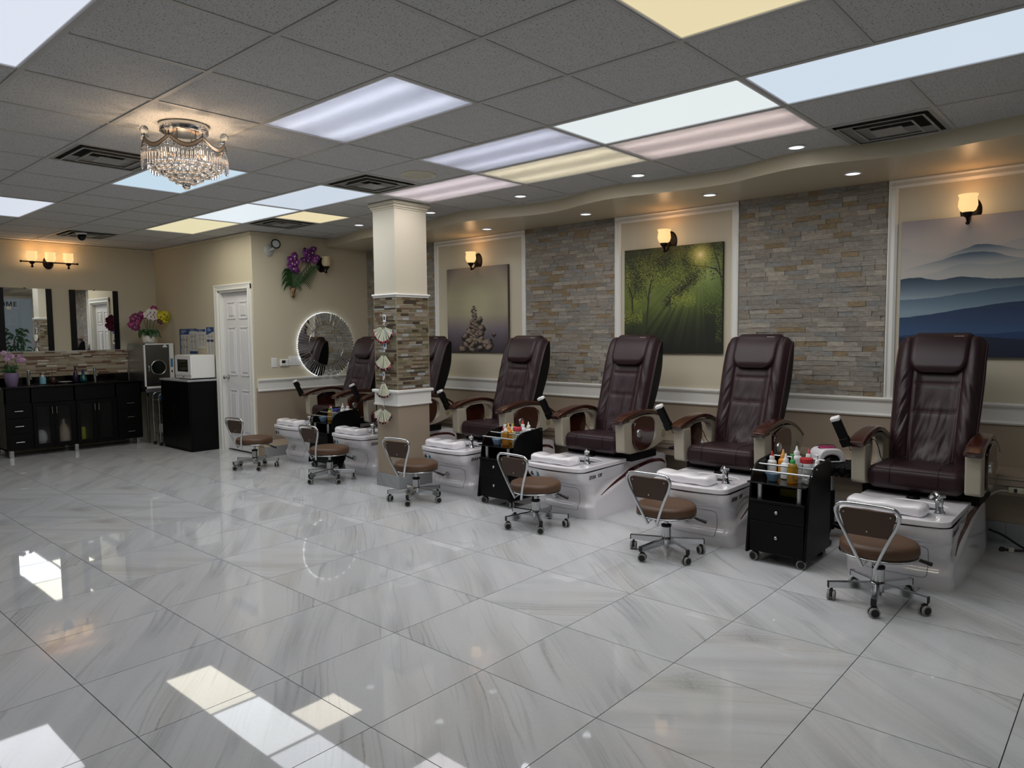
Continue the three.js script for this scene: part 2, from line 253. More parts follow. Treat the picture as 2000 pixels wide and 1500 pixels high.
function vTrim(z, mirror) { // vertical moulding, wide side to +z, 68 mm
  const s = new THREE.Shape(frameProfile.map((p) => new THREE.Vector2(-p[0], mirror ? p[1] : -p[1])));
  return new THREE.ExtrudeGeometry(s, { depth: SOF - RAIL1, bevelEnabled: false }).rotateX(-Math.PI / 2).translate(XR, RAIL1, z);
}
function hTrim(z0, z1) { const s = new THREE.Shape(frameProfile.map((p) => new THREE.Vector2(-p[0], -p[1]))); return new THREE.ExtrudeGeometry(s, { depth: z1 - z0, bevelEnabled: false }).translate(XR, SOF, z0); }
const creams = [[-6.75, -5.245], [-4.06, -2.755], [-1.545, -0.25]];
creams.forEach(([a, b], k) => struct('trim_' + String(10 + k).padStart(3, '0'), [vTrim(a, false), vTrim(b, true), hTrim(a, b)], M.trim, ['white frame moulding round the panel with the stone pile picture', 'white frame moulding round the panel with the forest picture', 'white frame moulding round the panel with the mountain picture'][k]));
// ---- split-face stone: real pieces, proud and uneven
const stoneTex = tex(512, 512, (u, v) => { const k = 222 + 45 * fbm(u * 5, v * 16, 3, 5) + 20 * nz(u * 60, v * 60, 9) + 22 * nz(u * 9, v * 30, 15); return [k, k, k]; });
const stoneTones = [0xa09a90, 0xaaa398, 0xb4ada1, 0x9a9388, 0xa69c8d, 0x998669, 0x9b9a96, 0xbab2a4, 0x928c83, 0xa08c6e].map((c) => mat(c, 0.8, 0, { map: stoneTex, bumpMap: stoneTex, bumpScale: 0.004 }));
const toneOdds = [0, 0, 0, 1, 1, 1, 2, 2, 3, 3, 4, 4, 5, 6, 6, 7, 8, 0, 1, 9];
{
  const rows = 42, h = (SOF - RAIL1) / rows, pieces = [];
  for (const [z0, z1] of [[-2.75, -1.55], [-5.24, -4.065], [ZM, -6.755]]) {
    for (let r = 0; r < rows; r++) {
      let z = z0 - rr(0, 0.1);
      while (z < z1 - 0.004) {
        const L = rr(0.085, 0.205), a = Math.max(z, z0), b = Math.min(z + L, z1); z += L;
        if (b - a < 0.012) continue;
        const dbl = rnd() < 0.06 && r < rows - 1, y0 = RAIL1 + r * h, d = 0.012 + rnd() * 0.008;
        const g = new THREE.BoxGeometry(d, h - 0.0012, b - a - 0.0012, 1, 1, 2);
        const p = g.attributes.position; // chip the front face a little
        const tilt = rr(-0.0025, 0.0025), tl2 = rr(-0.003, 0.003), mid = rr(-0.003, 0.003);
        for (let i = 0; i < p.count; i++) if (p.getX(i) < 0) p.setX(i, p.getX(i) + tilt * Math.sign(p.getY(i)) + tl2 * Math.sign(p.getZ(i)) * (Math.abs(p.getZ(i)) > 1e-4 ? 1 : 0) + (Math.abs(p.getZ(i)) < 1e-4 ? mid : 0));
        g.computeVertexNormals();
        const q = uvBox(g, 0.3), uv = q.attributes.uv, ox = rnd(), oy = rnd(); for (let i = 0; i < uv.count; i++) uv.setXY(i, uv.getX(i) + ox, uv.getY(i) + oy);
        pieces.push([q, XR - d / 2, y0 + h / 2, (a + b) / 2, toneOdds[Math.floor(rnd() * toneOdds.length)], (b - a) / (6.2 * 6.2 + ((a + b) / 2) ** 2)]);
      }
    }
  }
  pieces.sort((a, b) => b[5] - a[5]);
  const rest = [];
  pieces.forEach(([g, x, y, z, t], k) => { if (k < 300) { const m = obj('stone', g, stoneTones[t], rightWall); m.position.set(x, y, z); } else rest.push(tinted(g.translate(x, y, z), stoneTones[t].color)); });
  obj('stone_cladding', rest, mat(0xffffff, 0.8, 0, { map: stoneTex, bumpMap: stoneTex, bumpScale: 0.004, vertexColors: true }), rightWall, { kind: 'stuff' });   // the smaller pieces, joined
}
// ---- plumbing ledge behind the chairs, marble skirtings
const skirtMat = mat(0xc9cbca, 0.12, 0, { map: marbleTex });
{
  const lg = struct('trim_020', rbox2(5.80, XR, 0.455, 0.50, ZM + 0.13, ZF, 0.008), M.tan, 'tan pipe ledge running behind the pedicure chairs');
  obj('ledge_moulding', [rbox2(5.79, 5.805, 0.425, 0.468, ZM + 0.13, ZF, 0.005), rbox2(5.782, 5.80, 0.468, 0.485, ZM + 0.13, ZF, 0.006)], M.tan, lg);
  obj('ledge_front', box2(5.81, 5.83, 0.36, 0.46, ZM + 0.13, ZF), M.tan, lg);
  obj('ledge_recess_wall', box2(5.95, 5.97, 0.14, 0.46, ZM + 0.13, ZF), M.tan, lg);
  const sk = struct('baseboard_right', box2(5.93, 5.97, 0, 0.005, ZM + 0.13, ZF), skirtMat, 'marble tile skirting under the pipe ledge');
  for (let z = ZM + 0.13; z < ZF - 0.05; z += 0.61) obj('skirting_tile', uvBox(box2(5.935, 5.949, 0.005, 0.14, z + 0.001, Math.min(z + 0.609, ZF)), 1.83), skirtMat, sk);
  const mk = struct('baseboard_middle', box2(4.47, 5.93, 0, 0.12, ZM + 0.001, ZM + 0.115), M.tan, 'low tiled step at the foot of the round mirror wall');
  obj('step_top', new THREE.ExtrudeGeometry(new THREE.Shape([[0.0, 0.0], [0.12, 0.0], [0.0, 0.06]].map((p) => new THREE.Vector2(...p))), { depth: 1.46, bevelEnabled: false }).rotateY(-Math.PI / 2).translate(5.93, 0.125, ZM + 0.0), M.tan, mk);
  for (let x = 4.47; x < 5.9; x += 0.3) obj('skirting_tile', uvBox(box2(x, x + 0.298, 0.001, 0.125, ZM + 0.116, ZM + 0.126), 1.83), skirtMat, mk);
}
// ---- the door
{
  const d = struct('door_1', rbox2(XD + 0.052, XD + 0.09, 0.02, 2.04, -9.0, -8.285, 0.004), M.white, 'white six panel door with a brushed lever knob');
  const w = (-8.285 + 9.0), stile = 0.105, mull = 0.1, cw = (w - 2 * stile - mull) / 2;
  for (const [y0, y1] of [[0.22, 0.80], [0.98, 1.60], [1.70, 1.92]]) for (const k of [0, 1]) {
    const a = -9.0 + stile + k * (cw + mull), b = a + cw;
    obj('door_panel', [rbox2(XD + 0.044, XD + 0.053, y0, y1, a, a + 0.014, 0.004), rbox2(XD + 0.044, XD + 0.053, y0, y1, b - 0.014, b, 0.004), rbox2(XD + 0.044, XD + 0.053, y0, y0 + 0.014, a, b, 0.004), rbox2(XD + 0.044, XD + 0.053, y1 - 0.014, y1, a, b, 0.004), rbox2(XD + 0.043, XD + 0.053, y0 + 0.045, y1 - 0.045, a + 0.04, b - 0.04, 0.006)], M.white, d);
  }
  const kn = obj('door_knob', [lathe([[0, 0], [0.03, 0], [0.03, 0.006], [0.012, 0.01], [0.011, 0.035], [0.026, 0.045], [0.028, 0.058], [0.02, 0.066], [0, 0.068]]).rotateZ(Math.PI / 2)], M.steel, d); kn.position.set(XD + 0.052, 0.955, -8.93);
  const casing = [[0, 0], [0.012, 0], [0.02, 0.012], [0.014, 0.026], [0.018, 0.05], [0.024, 0.066], [0.022, 0.08], [0, 0.08]];
  const sh = (m) => new THREE.Shape(casing.map((p) => new THREE.Vector2(-p[0], m * p[1])));
  struct('trim_030', [
    new THREE.ExtrudeGeometry(sh(1), { depth: 2.12, bevelEnabled: false }).rotateX(-Math.PI / 2).translate(XD, 0, -9.03),
    new THREE.ExtrudeGeometry(sh(-1), { depth: 2.12, bevelEnabled: false }).rotateX(-Math.PI / 2).translate(XD, 0, -8.26),
    new THREE.ExtrudeGeometry(sh(1), { depth: 0.93, bevelEnabled: false }).translate(XD, 2.06, -9.11),
    box2(XD, XD + 0.1, 0, 2.06, -9.03, -9.003), box2(XD, XD + 0.1, 0, 2.06, -8.282, -8.26), box2(XD, XD + 0.1, 2.042, 2.06, -9.03, -8.26)], M.trim, 'white moulded casing round the panelled door');
  struct('wall_passage', [box2(XD + 0.9, XD + 1.0, 0, HC + 0.16, -9.6, ZM - 0.12), box2(XD + 0.12, XD + 0.9, 0, HC + 0.16, -9.6, -9.5), box2(XD + 0.12, XD + 0.9, 2.4, 2.5, -9.5, ZM - 0.12), box2(XD + 0.12, XD + 0.9, -0.1, 0, -9.5, ZM - 0.12)], M.cream, 'cream walls of the unlit passage behind the panelled door');
}
// ================================================================ COLUMN with linear mosaic
const mosaicTones = [mat(0x4a4038, 0.2), mat(0x857a68, 0.35), mat(0x736c58, 0.18), mat(0xb2a892, 0.5), mat(0xa8abac, 0.12, 0.1), mat(0x6a5644, 0.3), mat(0x94897a, 0.45), mat(0x8a7f68, 0.2)];
const mosaicTones2 = [mat(0x7a5a46, 0.25), mat(0x94836c, 0.35), mat(0xa79d89, 0.4), mat(0xc4b8a0, 0.5), mat(0xcfc9bb, 0.15), mat(0x6a503c, 0.3), mat(0xa39680, 0.4), mat(0xb0a48c, 0.3)];
const mosaicOdds = [0, 0, 1, 1, 2, 2, 2, 6, 4, 5, 6, 7, 7, 1, 2, 5, 7, 1];
function mosaicFace(width, y0, y1, put, tones, longer = 1) { // put(geometry, uCentre, yCentre, tone); pieces lie in a local frame, u along the face
  const pair = 0.0385, n = Math.round((y1 - y0) / pair), p = (y1 - y0) / n;
  for (let k = 0; k < n; k++) for (const [off, h, L0, L1] of [[0, p * 0.36, 0.13, 0.26], [p * 0.36, p * 0.64, 0.075, 0.1]]) {
    let u = -rr(0, L0); const y = y0 + k * p + off;
    while (u < width - 0.003) { const L = rr(L0, L1) * longer, a = Math.max(0, u), b = Math.min(width, u + L); u += L; if (b - a < 0.008) continue; put(b - a - 0.002, h - 0.002, (a + b) / 2, y + h / 2, Math.floor(rnd() * mosaicOdds.length)); }
  }
}
{
  const cx0 = 4.365, cx1 = 4.76, cz0 = -5.66, cz1 = -5.335;
  const c = struct('column', box2(cx0, cx1, 1.86, HC, cz0, cz1), M.columnCream, 'square column with brown mosaic tile band and white rails');
  obj('lower_shaft', box2(cx0, cx1, 0.12, RAIL0 + 0.05, cz0, cz1), M.tan, c);
  obj('mosaic_bed', box2(cx0, cx1, RAIL0 + 0.05, 1.86, cz0, cz1), mat(0x9d9480, 0.8), c);
  const ring = (y0, y1, e, r = 0.004) => rbox2(cx0 - e, cx1 + e, y0, y1, cz0 - e, cz1 + e, r);
  obj('lower_rail', [ring(RAIL0, RAIL0 + 0.02, 0.022), ring(RAIL0 + 0.02, RAIL0 + 0.125, 0.015, 0.002), ring(RAIL0 + 0.125, RAIL1, 0.036, 0.01)], M.trim, c);
  obj('upper_rail', [ring(1.84, 1.856, 0.012), ring(1.856, 1.875, 0.024, 0.008)], M.trim, c);
  obj('crown', [ring(HC - 0.075, HC - 0.06, 0.008), ring(HC - 0.06, HC - 0.035, 0.02, 0.01), ring(HC - 0.035, HC - 0.001, 0.034, 0.01)], M.columnCream, c);
  for (const [x0, x1, z0, z1] of [[cx0 - 0.014, cx0 - 0.001, cz0 - 0.012, cz1 + 0.012], [cx0 - 0.012, cx1 + 0.012, cz1 + 0.001, cz1 + 0.014], [cx1 + 0.001, cx1 + 0.014, cz0 - 0.012, cz1 + 0.012], [cx0 - 0.012, cx1 + 0.012, cz0 - 0.014, cz0 - 0.001]])
    obj('skirting_tile', uvBox(box2(x0, x1, 0, 0.126, z0, z1), 1.83), skirtMat, c);
  obj('corner_strip', [box2(cx0 - 0.007, cx0 + 0.001, RAIL1, 1.84, cz1 - 0.001, cz1 + 0.007), box2(cx1 - 0.001, cx1 + 0.007, RAIL1, 1.84, cz1 - 0.001, cz1 + 0.007), box2(cx0 - 0.007, cx0 + 0.001, RAIL1, 1.84, cz0 - 0.007, cz0 + 0.001)], M.olive, c);
  const cache = {}; const pg = (L, h, d) => cache[L.toFixed(3) + h.toFixed(4)] ??= bx(L, h, d);
  mosaicFace(cz1 - cz0, RAIL1, 1.84, (L, h, u, y, t) => { const m = obj('mosaic_piece', bx(0.006, h, L), mosaicTones[mosaicOdds[t]], c); m.position.set(cx0 - 0.003, y, cz0 + u); }, mosaicTones);
  mosaicFace(cx1 - cx0, RAIL1, 1.84, (L, h, u, y, t) => { const m = obj('mosaic_piece', bx(L, h, 0.006), mosaicTones[mosaicOdds[t]], c); m.position.set(cx0 + u, y, cz1 + 0.003); }, mosaicTones);
  const far = [], tone = (t) => mosaicTones[mosaicOdds[t]].color;
  mosaicFace(cx1 - cx0, RAIL1, 1.84, (L, h, u, y, t) => far.push(tinted(bx(L, h, 0.006, cx0 + u, y, cz0 - 0.003), tone(t))), mosaicTones);
  mosaicFace(cz1 - cz0, RAIL1, 1.84, (L, h, u, y, t) => far.push(tinted(bx(0.006, h, L, cx1 + 0.003, y, cz0 + u), tone(t))), mosaicTones);
  obj('mosaic_rear', far, mat(0xffffff, 0.3, 0, { vertexColors: true }), c, { kind: 'stuff' });
  // nail colour sample rings on hooks
  const tips = [0x6a1028, 0x9a2038, 0x2a1018, 0xb87078, 0x1c1214, 0x50182a, 0xc8b0a8, 0x3a2028, 0xc03048, 0x141214].map((x) => col(x, 0.2));
  const stickMats = [col(0xd8d8c2, 0.4), col(0xcfd2c6, 0.4), col(0xdedcba, 0.4)];
  const stick = extrude(roundPoly([[-0.0022, 0], [0.0022, 0], [0.0042, -0.088], [-0.0042, -0.088]], 0.0015), 0.0016, 0).translate(0, -0.012, 0);
  const tip = extrude(roundPoly([[-0.0045, -0.094], [0.0045, -0.094], [0.0042, -0.109], [-0.0042, -0.109]], 0.003), 0.002, 0).translate(0, 0, -0.0002);
  const sets = [
    [1.575, -5.505, 34, 74, 'topmost fan of nail colour samples on the column, wide with dark red tips', 'card', 0x2b2b33, 1.4],
    [1.315, -5.505, 28, 52, 'second fan of nail colour samples from the top, pale sticks on a blue card', 'card', 0x3b6b96, 1.4],
    [1.05, -5.495, 20, 40, 'third fan of nail colour samples, lying over the white rail', 'loop', 0x5577a0, 1.4],
    [0.79, -5.52, 26, 66, 'lowest fan of nail colour samples, hanging below the white rail', null, 0, 1.35],
  ];
  for (const [y, z, n, spread, label, hook, ink, sc] of sets) {
    const low = y < 0.85, x = low ? cx0 - 0.03 : y < 1.1 ? cx0 - 0.03 : cx0 - 0.014;
    const t = thing('nail_sample_ring', label, 'nail samples', [x, y, z], -Math.PI / 2, 'nail colour samples on the column');   // local +z points out from the column face
    obj('ring', new THREE.TorusGeometry(0.02, 0.0016, 6, 24).translate(0, -0.012, 0.004), M.chrome, t);
    if (hook === 'card') { obj('hook_card', rbx(0.045, 0.07, 0.004, 0.006, 0, 0.066, -0.006), M.plastic, t); obj('card_print', [rbx(0.022, 0.034, 0.001, 0.003, 0, 0.07, -0.0034)], col(ink, 0.5), t); obj('hook', tube([[0, 0.032, -0.004], [0, 0.015, -0.002], [0, 0.008, 0.008], [0, 0.018, 0.014]], 0.003), M.plastic, t); }
    else if (hook === 'loop') { obj('hook_card', rbx(0.028, 0.062, 0.004, 0.012, 0.0, 0.045, 0.008), M.plastic, t); obj('card_print', rbx(0.016, 0.034, 0.001, 0.006, 0, 0.052, 0.0106), col(ink, 0.4), t); obj('hook', tube([[0, 0.018, 0.012], [0, 0.004, 0.012], [0, 0.0, 0.018], [0, 0.008, 0.022]], 0.003), M.plastic, t); }
    else obj('hook', tube([[0, 0.045, -0.012], [0, 0.02, -0.004], [0.004, 0.004, 0.004]], 0.0016), M.chrome, t);
    for (let k = 0; k < n; k++) {
      const a = (-spread + 2 * spread * (k + 0.5) / n + rr(-3, 3)) * Math.PI / 180;
      const s = obj('sample_stick', stick, stickMats[k % 3], t); s.position.set(0.018 * Math.sin(a), -0.012 - 0.012 * Math.cos(a) , 0.004 + rr(0, 0.012)); s.rotation.z = a; s.rotation.x = -0.06; s.scale.setScalar(sc);
      obj('painted_tip', tip, tips[Math.floor(rnd() * tips.length)], s);
    }
  }
}
// ================================================================ CEILING FIXTURES
for (const [i, j, n, hex, label] of PANELS) {
  const W = GX - 0.03, L = GZ * n - 0.03, c = [gx(i) + GX / 2, HC, gzz(j) + GZ * n / 2];
  const t = thing('ceiling_light_panel', label, 'ceiling light', c, 0, 'fluorescent ceiling panels');
  obj('frame', [box2(-W / 2 - 0.006, -W / 2 + 0.008, -0.003, 0.11, -L / 2, L / 2), box2(W / 2 - 0.008, W / 2 + 0.006, -0.003, 0.11, -L / 2, L / 2), box2(-W / 2, W / 2, -0.003, 0.11, -L / 2 - 0.006, -L / 2 + 0.008), box2(-W / 2, W / 2, -0.003, 0.11, L / 2 - 0.008, L / 2 + 0.006), box2(-W / 2, W / 2, 0.1, 0.11, -L / 2, L / 2)], M.white, t);
  const em = new THREE.Color(hex), y = 0.003;
  const pane = box2(-W / 2 + 0.006, W / 2 - 0.006, y, y + 0.002, -L / 2 + 0.006, L / 2 - 0.006);
  if (/ribbed|pinkish/.test(label)) { // two fluorescent tubes show through the prismatic diffuser
    obj('diffuser', pane, mat(em.clone().lerp(new THREE.Color(0xffffff), 0.3), 1, 0, { transmission: 0.62, thickness: 0 }), t);
    for (const x of [-W / 4, W / 4]) obj('light_tube', rod([x, 0.058, -L / 2 + 0.03], [x, 0.058, L / 2 - 0.03], 0.013, 12), new THREE.MeshStandardMaterial({ color: 0x333333, emissive: 0xfffaf4, emissiveIntensity: 10.5 }), t);
  } else obj('light_diffuser', pane, new THREE.MeshStandardMaterial({ color: 0x222222, roughness: 0.5, emissive: em, emissiveIntensity: 0.97 }), t);
  const tint = em.clone(); const lum = 0.2126 * tint.r + 0.7152 * tint.g + 0.0722 * tint.b; tint.multiplyScalar(1 / Math.max(tint.r, tint.g, tint.b)).lerp(new THREE.Color(1, 0.985, 0.97), 0.6);
  const l = new THREE.RectAreaLight(tint, PANEL * (0.45 + 0.75 * lum), W - 0.02, L - 0.02); l.name = 'panel_light'; l.position.set(0, -0.006, 0); l.rotation.x = -Math.PI / 2; t.add(l);
}
{
  // air diffusers: square stepped louvres over a dark duct
  const ring4 = (r0, y0, r1, y1, th) => { const o = new THREE.CylinderGeometry(r1 * Math.SQRT2, r0 * Math.SQRT2, y1 - y0, 4, 1, true).rotateY(Math.PI / 4).translate(0, (y0 + y1) / 2, 0); return o.toNonIndexed(); };
  const flatRing = (r0, r1, y) => { const s = new THREE.Shape([[-r1, -r1], [r1, -r1], [r1, r1], [-r1, r1]].map((p) => new THREE.Vector2(...p))); s.holes.push(new THREE.Path([[-r0, -r0], [-r0, r0], [r0, r0], [r0, -r0]].map((p) => new THREE.Vector2(...p)))); return new THREE.ExtrudeGeometry(s, { depth: 0.003, bevelEnabled: false }).rotateX(Math.PI / 2).translate(0, y, 0); };
  const ductMat = mat(0x8c8c88, 0.5, 0.7);
  const ventMat = mat(0x9a9994, 0.5, 0, { side: THREE.DoubleSide });
  VENTS.forEach(([i, j, label]) => {
    const t = thing('ceiling_vent', label, 'air vent', [gx(i) + GX / 2, HC, gzz(j) + GZ / 2], 0, 'square ceiling vents');
    obj('frame', [flatRing(0.265, GX / 2 - 0.012, 0.002)], ventMat, t);
    obj('duct', [box2(-0.28, 0.28, 0.13, 0.134, -0.28, 0.28), box2(-0.284, -0.28, 0.003, 0.134, -0.28, 0.28), box2(0.28, 0.284, 0.003, 0.134, -0.28, 0.28), box2(-0.28, 0.28, 0.003, 0.134, -0.284, -0.28), box2(-0.28, 0.28, 0.003, 0.134, 0.28, 0.284)], ductMat, t);
    obj('louvre', [ring4(0.245, -0.012, 0.2, 0.026), flatRing(0.232, 0.246, -0.011)], ventMat, t);
    obj('louvre', [ring4(0.168, -0.015, 0.125, 0.026), flatRing(0.156, 0.169, -0.014)], ventMat, t);
    obj('centre_plate', [rbx(0.18, 0.004, 0.18, 0.002, 0, -0.018, 0), box2(-0.01, 0.01, -0.018, 0.131, -0.01, 0.01)], ventMat, t);
  });
  const sp = thing('ceiling_speaker', 'round cream ceiling speaker beside the air vent', 'speaker', [3.83, HC, -4.37]);
  obj('rim', new THREE.TorusGeometry(0.128, 0.01, 10, 48).rotateX(Math.PI / 2), mat(0xd8d2bc, 0.5), sp);
  obj('grille', lathe([[0, -0.006], [0.06, -0.005], [0.065, -0.002], [0.12, -0.002], [0.125, 0.002]], 48), mat(0xc8c2ac, 0.7), sp);
  const cam = thing('security_camera', 'small black dome camera on the ceiling above the vanity', 'camera', [3.08, HC, -9.62]);
  obj('mount', lathe([[0, 0], [0.06, 0], [0.06, -0.02], [0.045, -0.03], [0, -0.03]]), M.plastic, cam);
  obj('dome', new THREE.SphereGeometry(0.045, 24, 16).translate(0.0, -0.055, 0.0), M.blackGloss, cam);
  obj('visor', [new THREE.SphereGeometry(0.052, 20, 10, 0, Math.PI, 0, Math.PI / 2).rotateY(Math.PI / 2).translate(0, -0.05, 0)], M.black, cam);
  // recessed downlights
  const dl = [[5.06, HC, -1.86, 'recessed downlight in the ceiling nearest the right air vent'], [5.06, HC, -3.12, 'recessed ceiling downlight above the third chair from the right'], [5.06, HC, -4.37, 'recessed ceiling downlight just right of the column top'], [5.08, HC, -5.62, 'recessed ceiling downlight touching the column on its right'], [5.07, HC, -6.83, 'recessed ceiling downlight left of the column'],
    [5.67, SOF, -1.67, 'downlight in the soffit above the right hand stone panel'], [5.69, SOF, -2.81, 'downlight in the soffit above the forest picture'], [5.75, SOF, -4.13, 'downlight in the soffit above the middle stone panel'], [5.79, SOF, -5.49, 'downlight in the soffit above the stone pile picture']];
  for (const [x, y, z, label] of dl) {
    const t = thing('downlight', label, 'downlight', [x, y - 0.001, z], 0, 'small recessed downlights');
    obj('rim', lathe([[0.048, -0.001], [0.05, -0.006], [0.062, -0.004], [0.064, 0.0], [0.05, 0.0]], 36), M.white, t);
    obj('light_lens', cyl(0.049, 0.049, 0.003, 0, -0.004, 0, 32), new THREE.MeshStandardMaterial({ color: 0x222222, emissive: 0xf6fbff, emissiveIntensity: 1.3 }), t);
    const s = new THREE.SpotLight(0xf4f8ff, DOWN, 0, 1.1, 0.7, 2); s.name = 'downlight_beam'; s.position.set(0, -0.012, 0); s.target.position.set(0, -2, 0); s.castShadow = true; s.shadow.radius = 2; t.add(s); t.add(s.target);
  }
}
// ---- crystal chandelier
{
  const crystal = mat(0xffffff, 0.02, 0, { transmission: 1, thickness: 0.02, ior: 1.52 }), glow = new THREE.MeshStandardMaterial({ color: 0x332211, emissive: 0xffe4c2, emissiveIntensity: 3.6 });
  const build = (label, at) => {
    const t = thing('crystal_chandelier', label, 'chandelier', at);
    obj('canopy', lathe([[0, -0.05], [0.12, -0.05], [0.135, -0.045], [0.137, -0.004], [0.13, 0], [0, 0]], 48), M.chrome, t);
    for (let k = 0; k < 6; k++) { const a = k * Math.PI / 3 + 0.3; obj('rod', rod([0.1 * Math.cos(a), -0.05, 0.1 * Math.sin(a)], [0.1 * Math.cos(a), -0.17, 0.1 * Math.sin(a)], 0.003), M.darkSteel, t); }
    const N = 8, R = 0.232, yTop = -0.105, sag = 0.05;
    const edge = (th) => { const f = (th / (2 * Math.PI) * N) % 1; return yTop - sag * Math.sin(Math.PI * f); };
    const band = []; for (const dy of [0, -0.022]) band.push(tube(Array.from({ length: 161 }, (_, k) => { const th = k / 160 * 2 * Math.PI; return [R * Math.cos(th), edge(th) + dy, R * Math.sin(th)]; }), 0.0028, 320, 6));
    obj('crown_band', band, M.darkSteel, t);
    obj('jewelled_band', grid((u, v) => { const th = u * 2 * Math.PI; return [(R + 0.001) * Math.cos(th), edge(th) - 0.022 * v, (R + 0.001) * Math.sin(th)]; }, 160, 1), mat(0xd9b48e, 0.25, 0.4, { side: THREE.DoubleSide }), t);
    const ball = new THREE.SphereGeometry(0.024, 16, 12), bead = new THREE.IcosahedronGeometry(0.0205, 1);
    for (let k = 0; k < N; k++) { const th = k / N * 2 * Math.PI; const b = obj('crystal_ball', ball, crystal, t); b.position.set(R * Math.cos(th), yTop + 0.036, R * Math.sin(th)); obj('finial_post', rod([0, -0.05, 0], [0, -0.018, 0], 0.004), M.darkSteel, b); }
    const prism = new THREE.CylinderGeometry(0.0085, 0.0075, 0.075, 5).translate(0, -0.0375, 0), stud = new THREE.OctahedronGeometry(0.009);
    for (let k = 0; k < 66; k++) { const th = (k + 0.5) / 66 * 2 * Math.PI, y = edge(th) - 0.048; const p = obj('crystal_prism', prism, crystal, t); p.position.set(R * Math.cos(th), y, R * Math.sin(th)); p.rotation.y = -th; const s = obj('stud', stud, crystal, p); s.position.set(0, 0.011, 0); }
    for (let ring = 0; ring < 6; ring++) { const r = 0.19 - ring * 0.036, n = Math.max(1, Math.round(r * 150)); for (let k = 0; k < n; k++) { const th = (k + ring * 0.5) / n * 2 * Math.PI; const b = obj('crystal_bead', bead, crystal, t); b.position.set(r * Math.cos(th), -0.245 - ring * 0.021 + rr(-0.004, 0.004), r * Math.sin(th)); b.rotation.set(rr(0, 3), rr(0, 3), 0); } }
    const last = obj('crystal_ball', ball, crystal, t); last.position.set(0, -0.356, 0);
    for (let k = 0; k < 5; k++) { const a = k * 2 * Math.PI / 5; const b = obj('light_bulb', new THREE.SphereGeometry(0.014, 12, 10), glow, t); b.position.set(0.12 * Math.cos(a), -0.17, 0.12 * Math.sin(a)); const l = new THREE.PointLight(0xffdcb6, 0.1, 0, 2); l.name = 'bulb_light'; l.position.copy(b.position); l.castShadow = true; l.shadow.radius = 0.6; t.add(l); }
    return t;
  };
  build('crystal chandelier with scalloped silver crown hanging from the ceiling', [1.98, HC, -4.36]);
}
// ================================================================ SCONCES
const shadeMat = (lit) => lit ? new THREE.MeshStandardMaterial({ color: 0xc9a878, roughness: 0.5, emissive: 0xffd592, emissiveIntensity: 0.95, side: THREE.DoubleSide }) : mat(0xd3c3a0, 0.4, 0, { side: THREE.DoubleSide });
const shadeLit = shadeMat(true), shadeOff = shadeMat(false);
const shadeGeo = lathe([[0.026, 0], [0.045, 0.012], [0.056, 0.04], [0.054, 0.07], [0.05, 0.09], [0.058, 0.11], [0.0555, 0.11], [0.0475, 0.09], [0.0515, 0.07], [0.053, 0.04], [0.042, 0.014], [0, 0.004]], 32).scale(1.1, 1.15, 1.1);
const cupGeo = lathe([[0, -0.05], [0.012, -0.046], [0.01, -0.036], [0.024, -0.026], [0.04, -0.002], [0.036, 0.004], [0, 0.004]], 24);
function sconceLight(parent, x, y, z) { const l = new THREE.PointLight(0xffcf9a, SCONCE, 0, 2); l.name = 'bulb_light'; l.position.set(x, y, z); l.castShadow = true; l.shadow.radius = 1.5; parent.add(l); }
function sconce(label, at, turn, lit) { // wall at local z=0, projects to +z; group base at backplate centre
  const t = thing('wall_sconce', label, 'wall lamp', at, turn, 'bronze wall sconces');
  const bp = lathe([[0, 0.018], [0.035, 0.018], [0.05, 0.01], [0.058, 0.006], [0.06, 0]], 36).rotateX(Math.PI / 2).scale(1.15, 1.6, 1); obj('backplate', bp, M.bronze, t);
  obj('arm', tube([[0, -0.01, 0.01], [0, -0.04, 0.045], [0, -0.085, 0.07], [0, -0.1, 0.1], [0, -0.075, 0.125]], 0.0085, 40, 10), M.bronze, t);
  obj('cup', cupGeo.clone().translate(0, -0.03, 0.125), M.bronze, t);
  obj('finial', new THREE.SphereGeometry(0.014, 16, 12).translate(0, -0.1, 0.118), M.bronze, t);
  obj('lamp_shade', shadeGeo.clone().translate(0, -0.027, 0.125), lit ? shadeLit : shadeOff, t);
  if (lit) sconceLight(t, 0, 0.045, 0.125);
  return t;
}
sconce('lit bronze wall sconce above the stone pile picture', [XR, 2.345, -6.0], -Math.PI / 2, true);
sconce('lit bronze wall sconce above the forest picture', [XR, 2.345, -3.44], -Math.PI / 2, true);
sconce('lit bronze wall sconce above the misty mountain picture', [XR, 2.345, -1.0], -Math.PI / 2, true);
sconce('unlit bronze wall sconce beside the purple hanging orchid', [5.42, 2.40, ZM], 0, false);
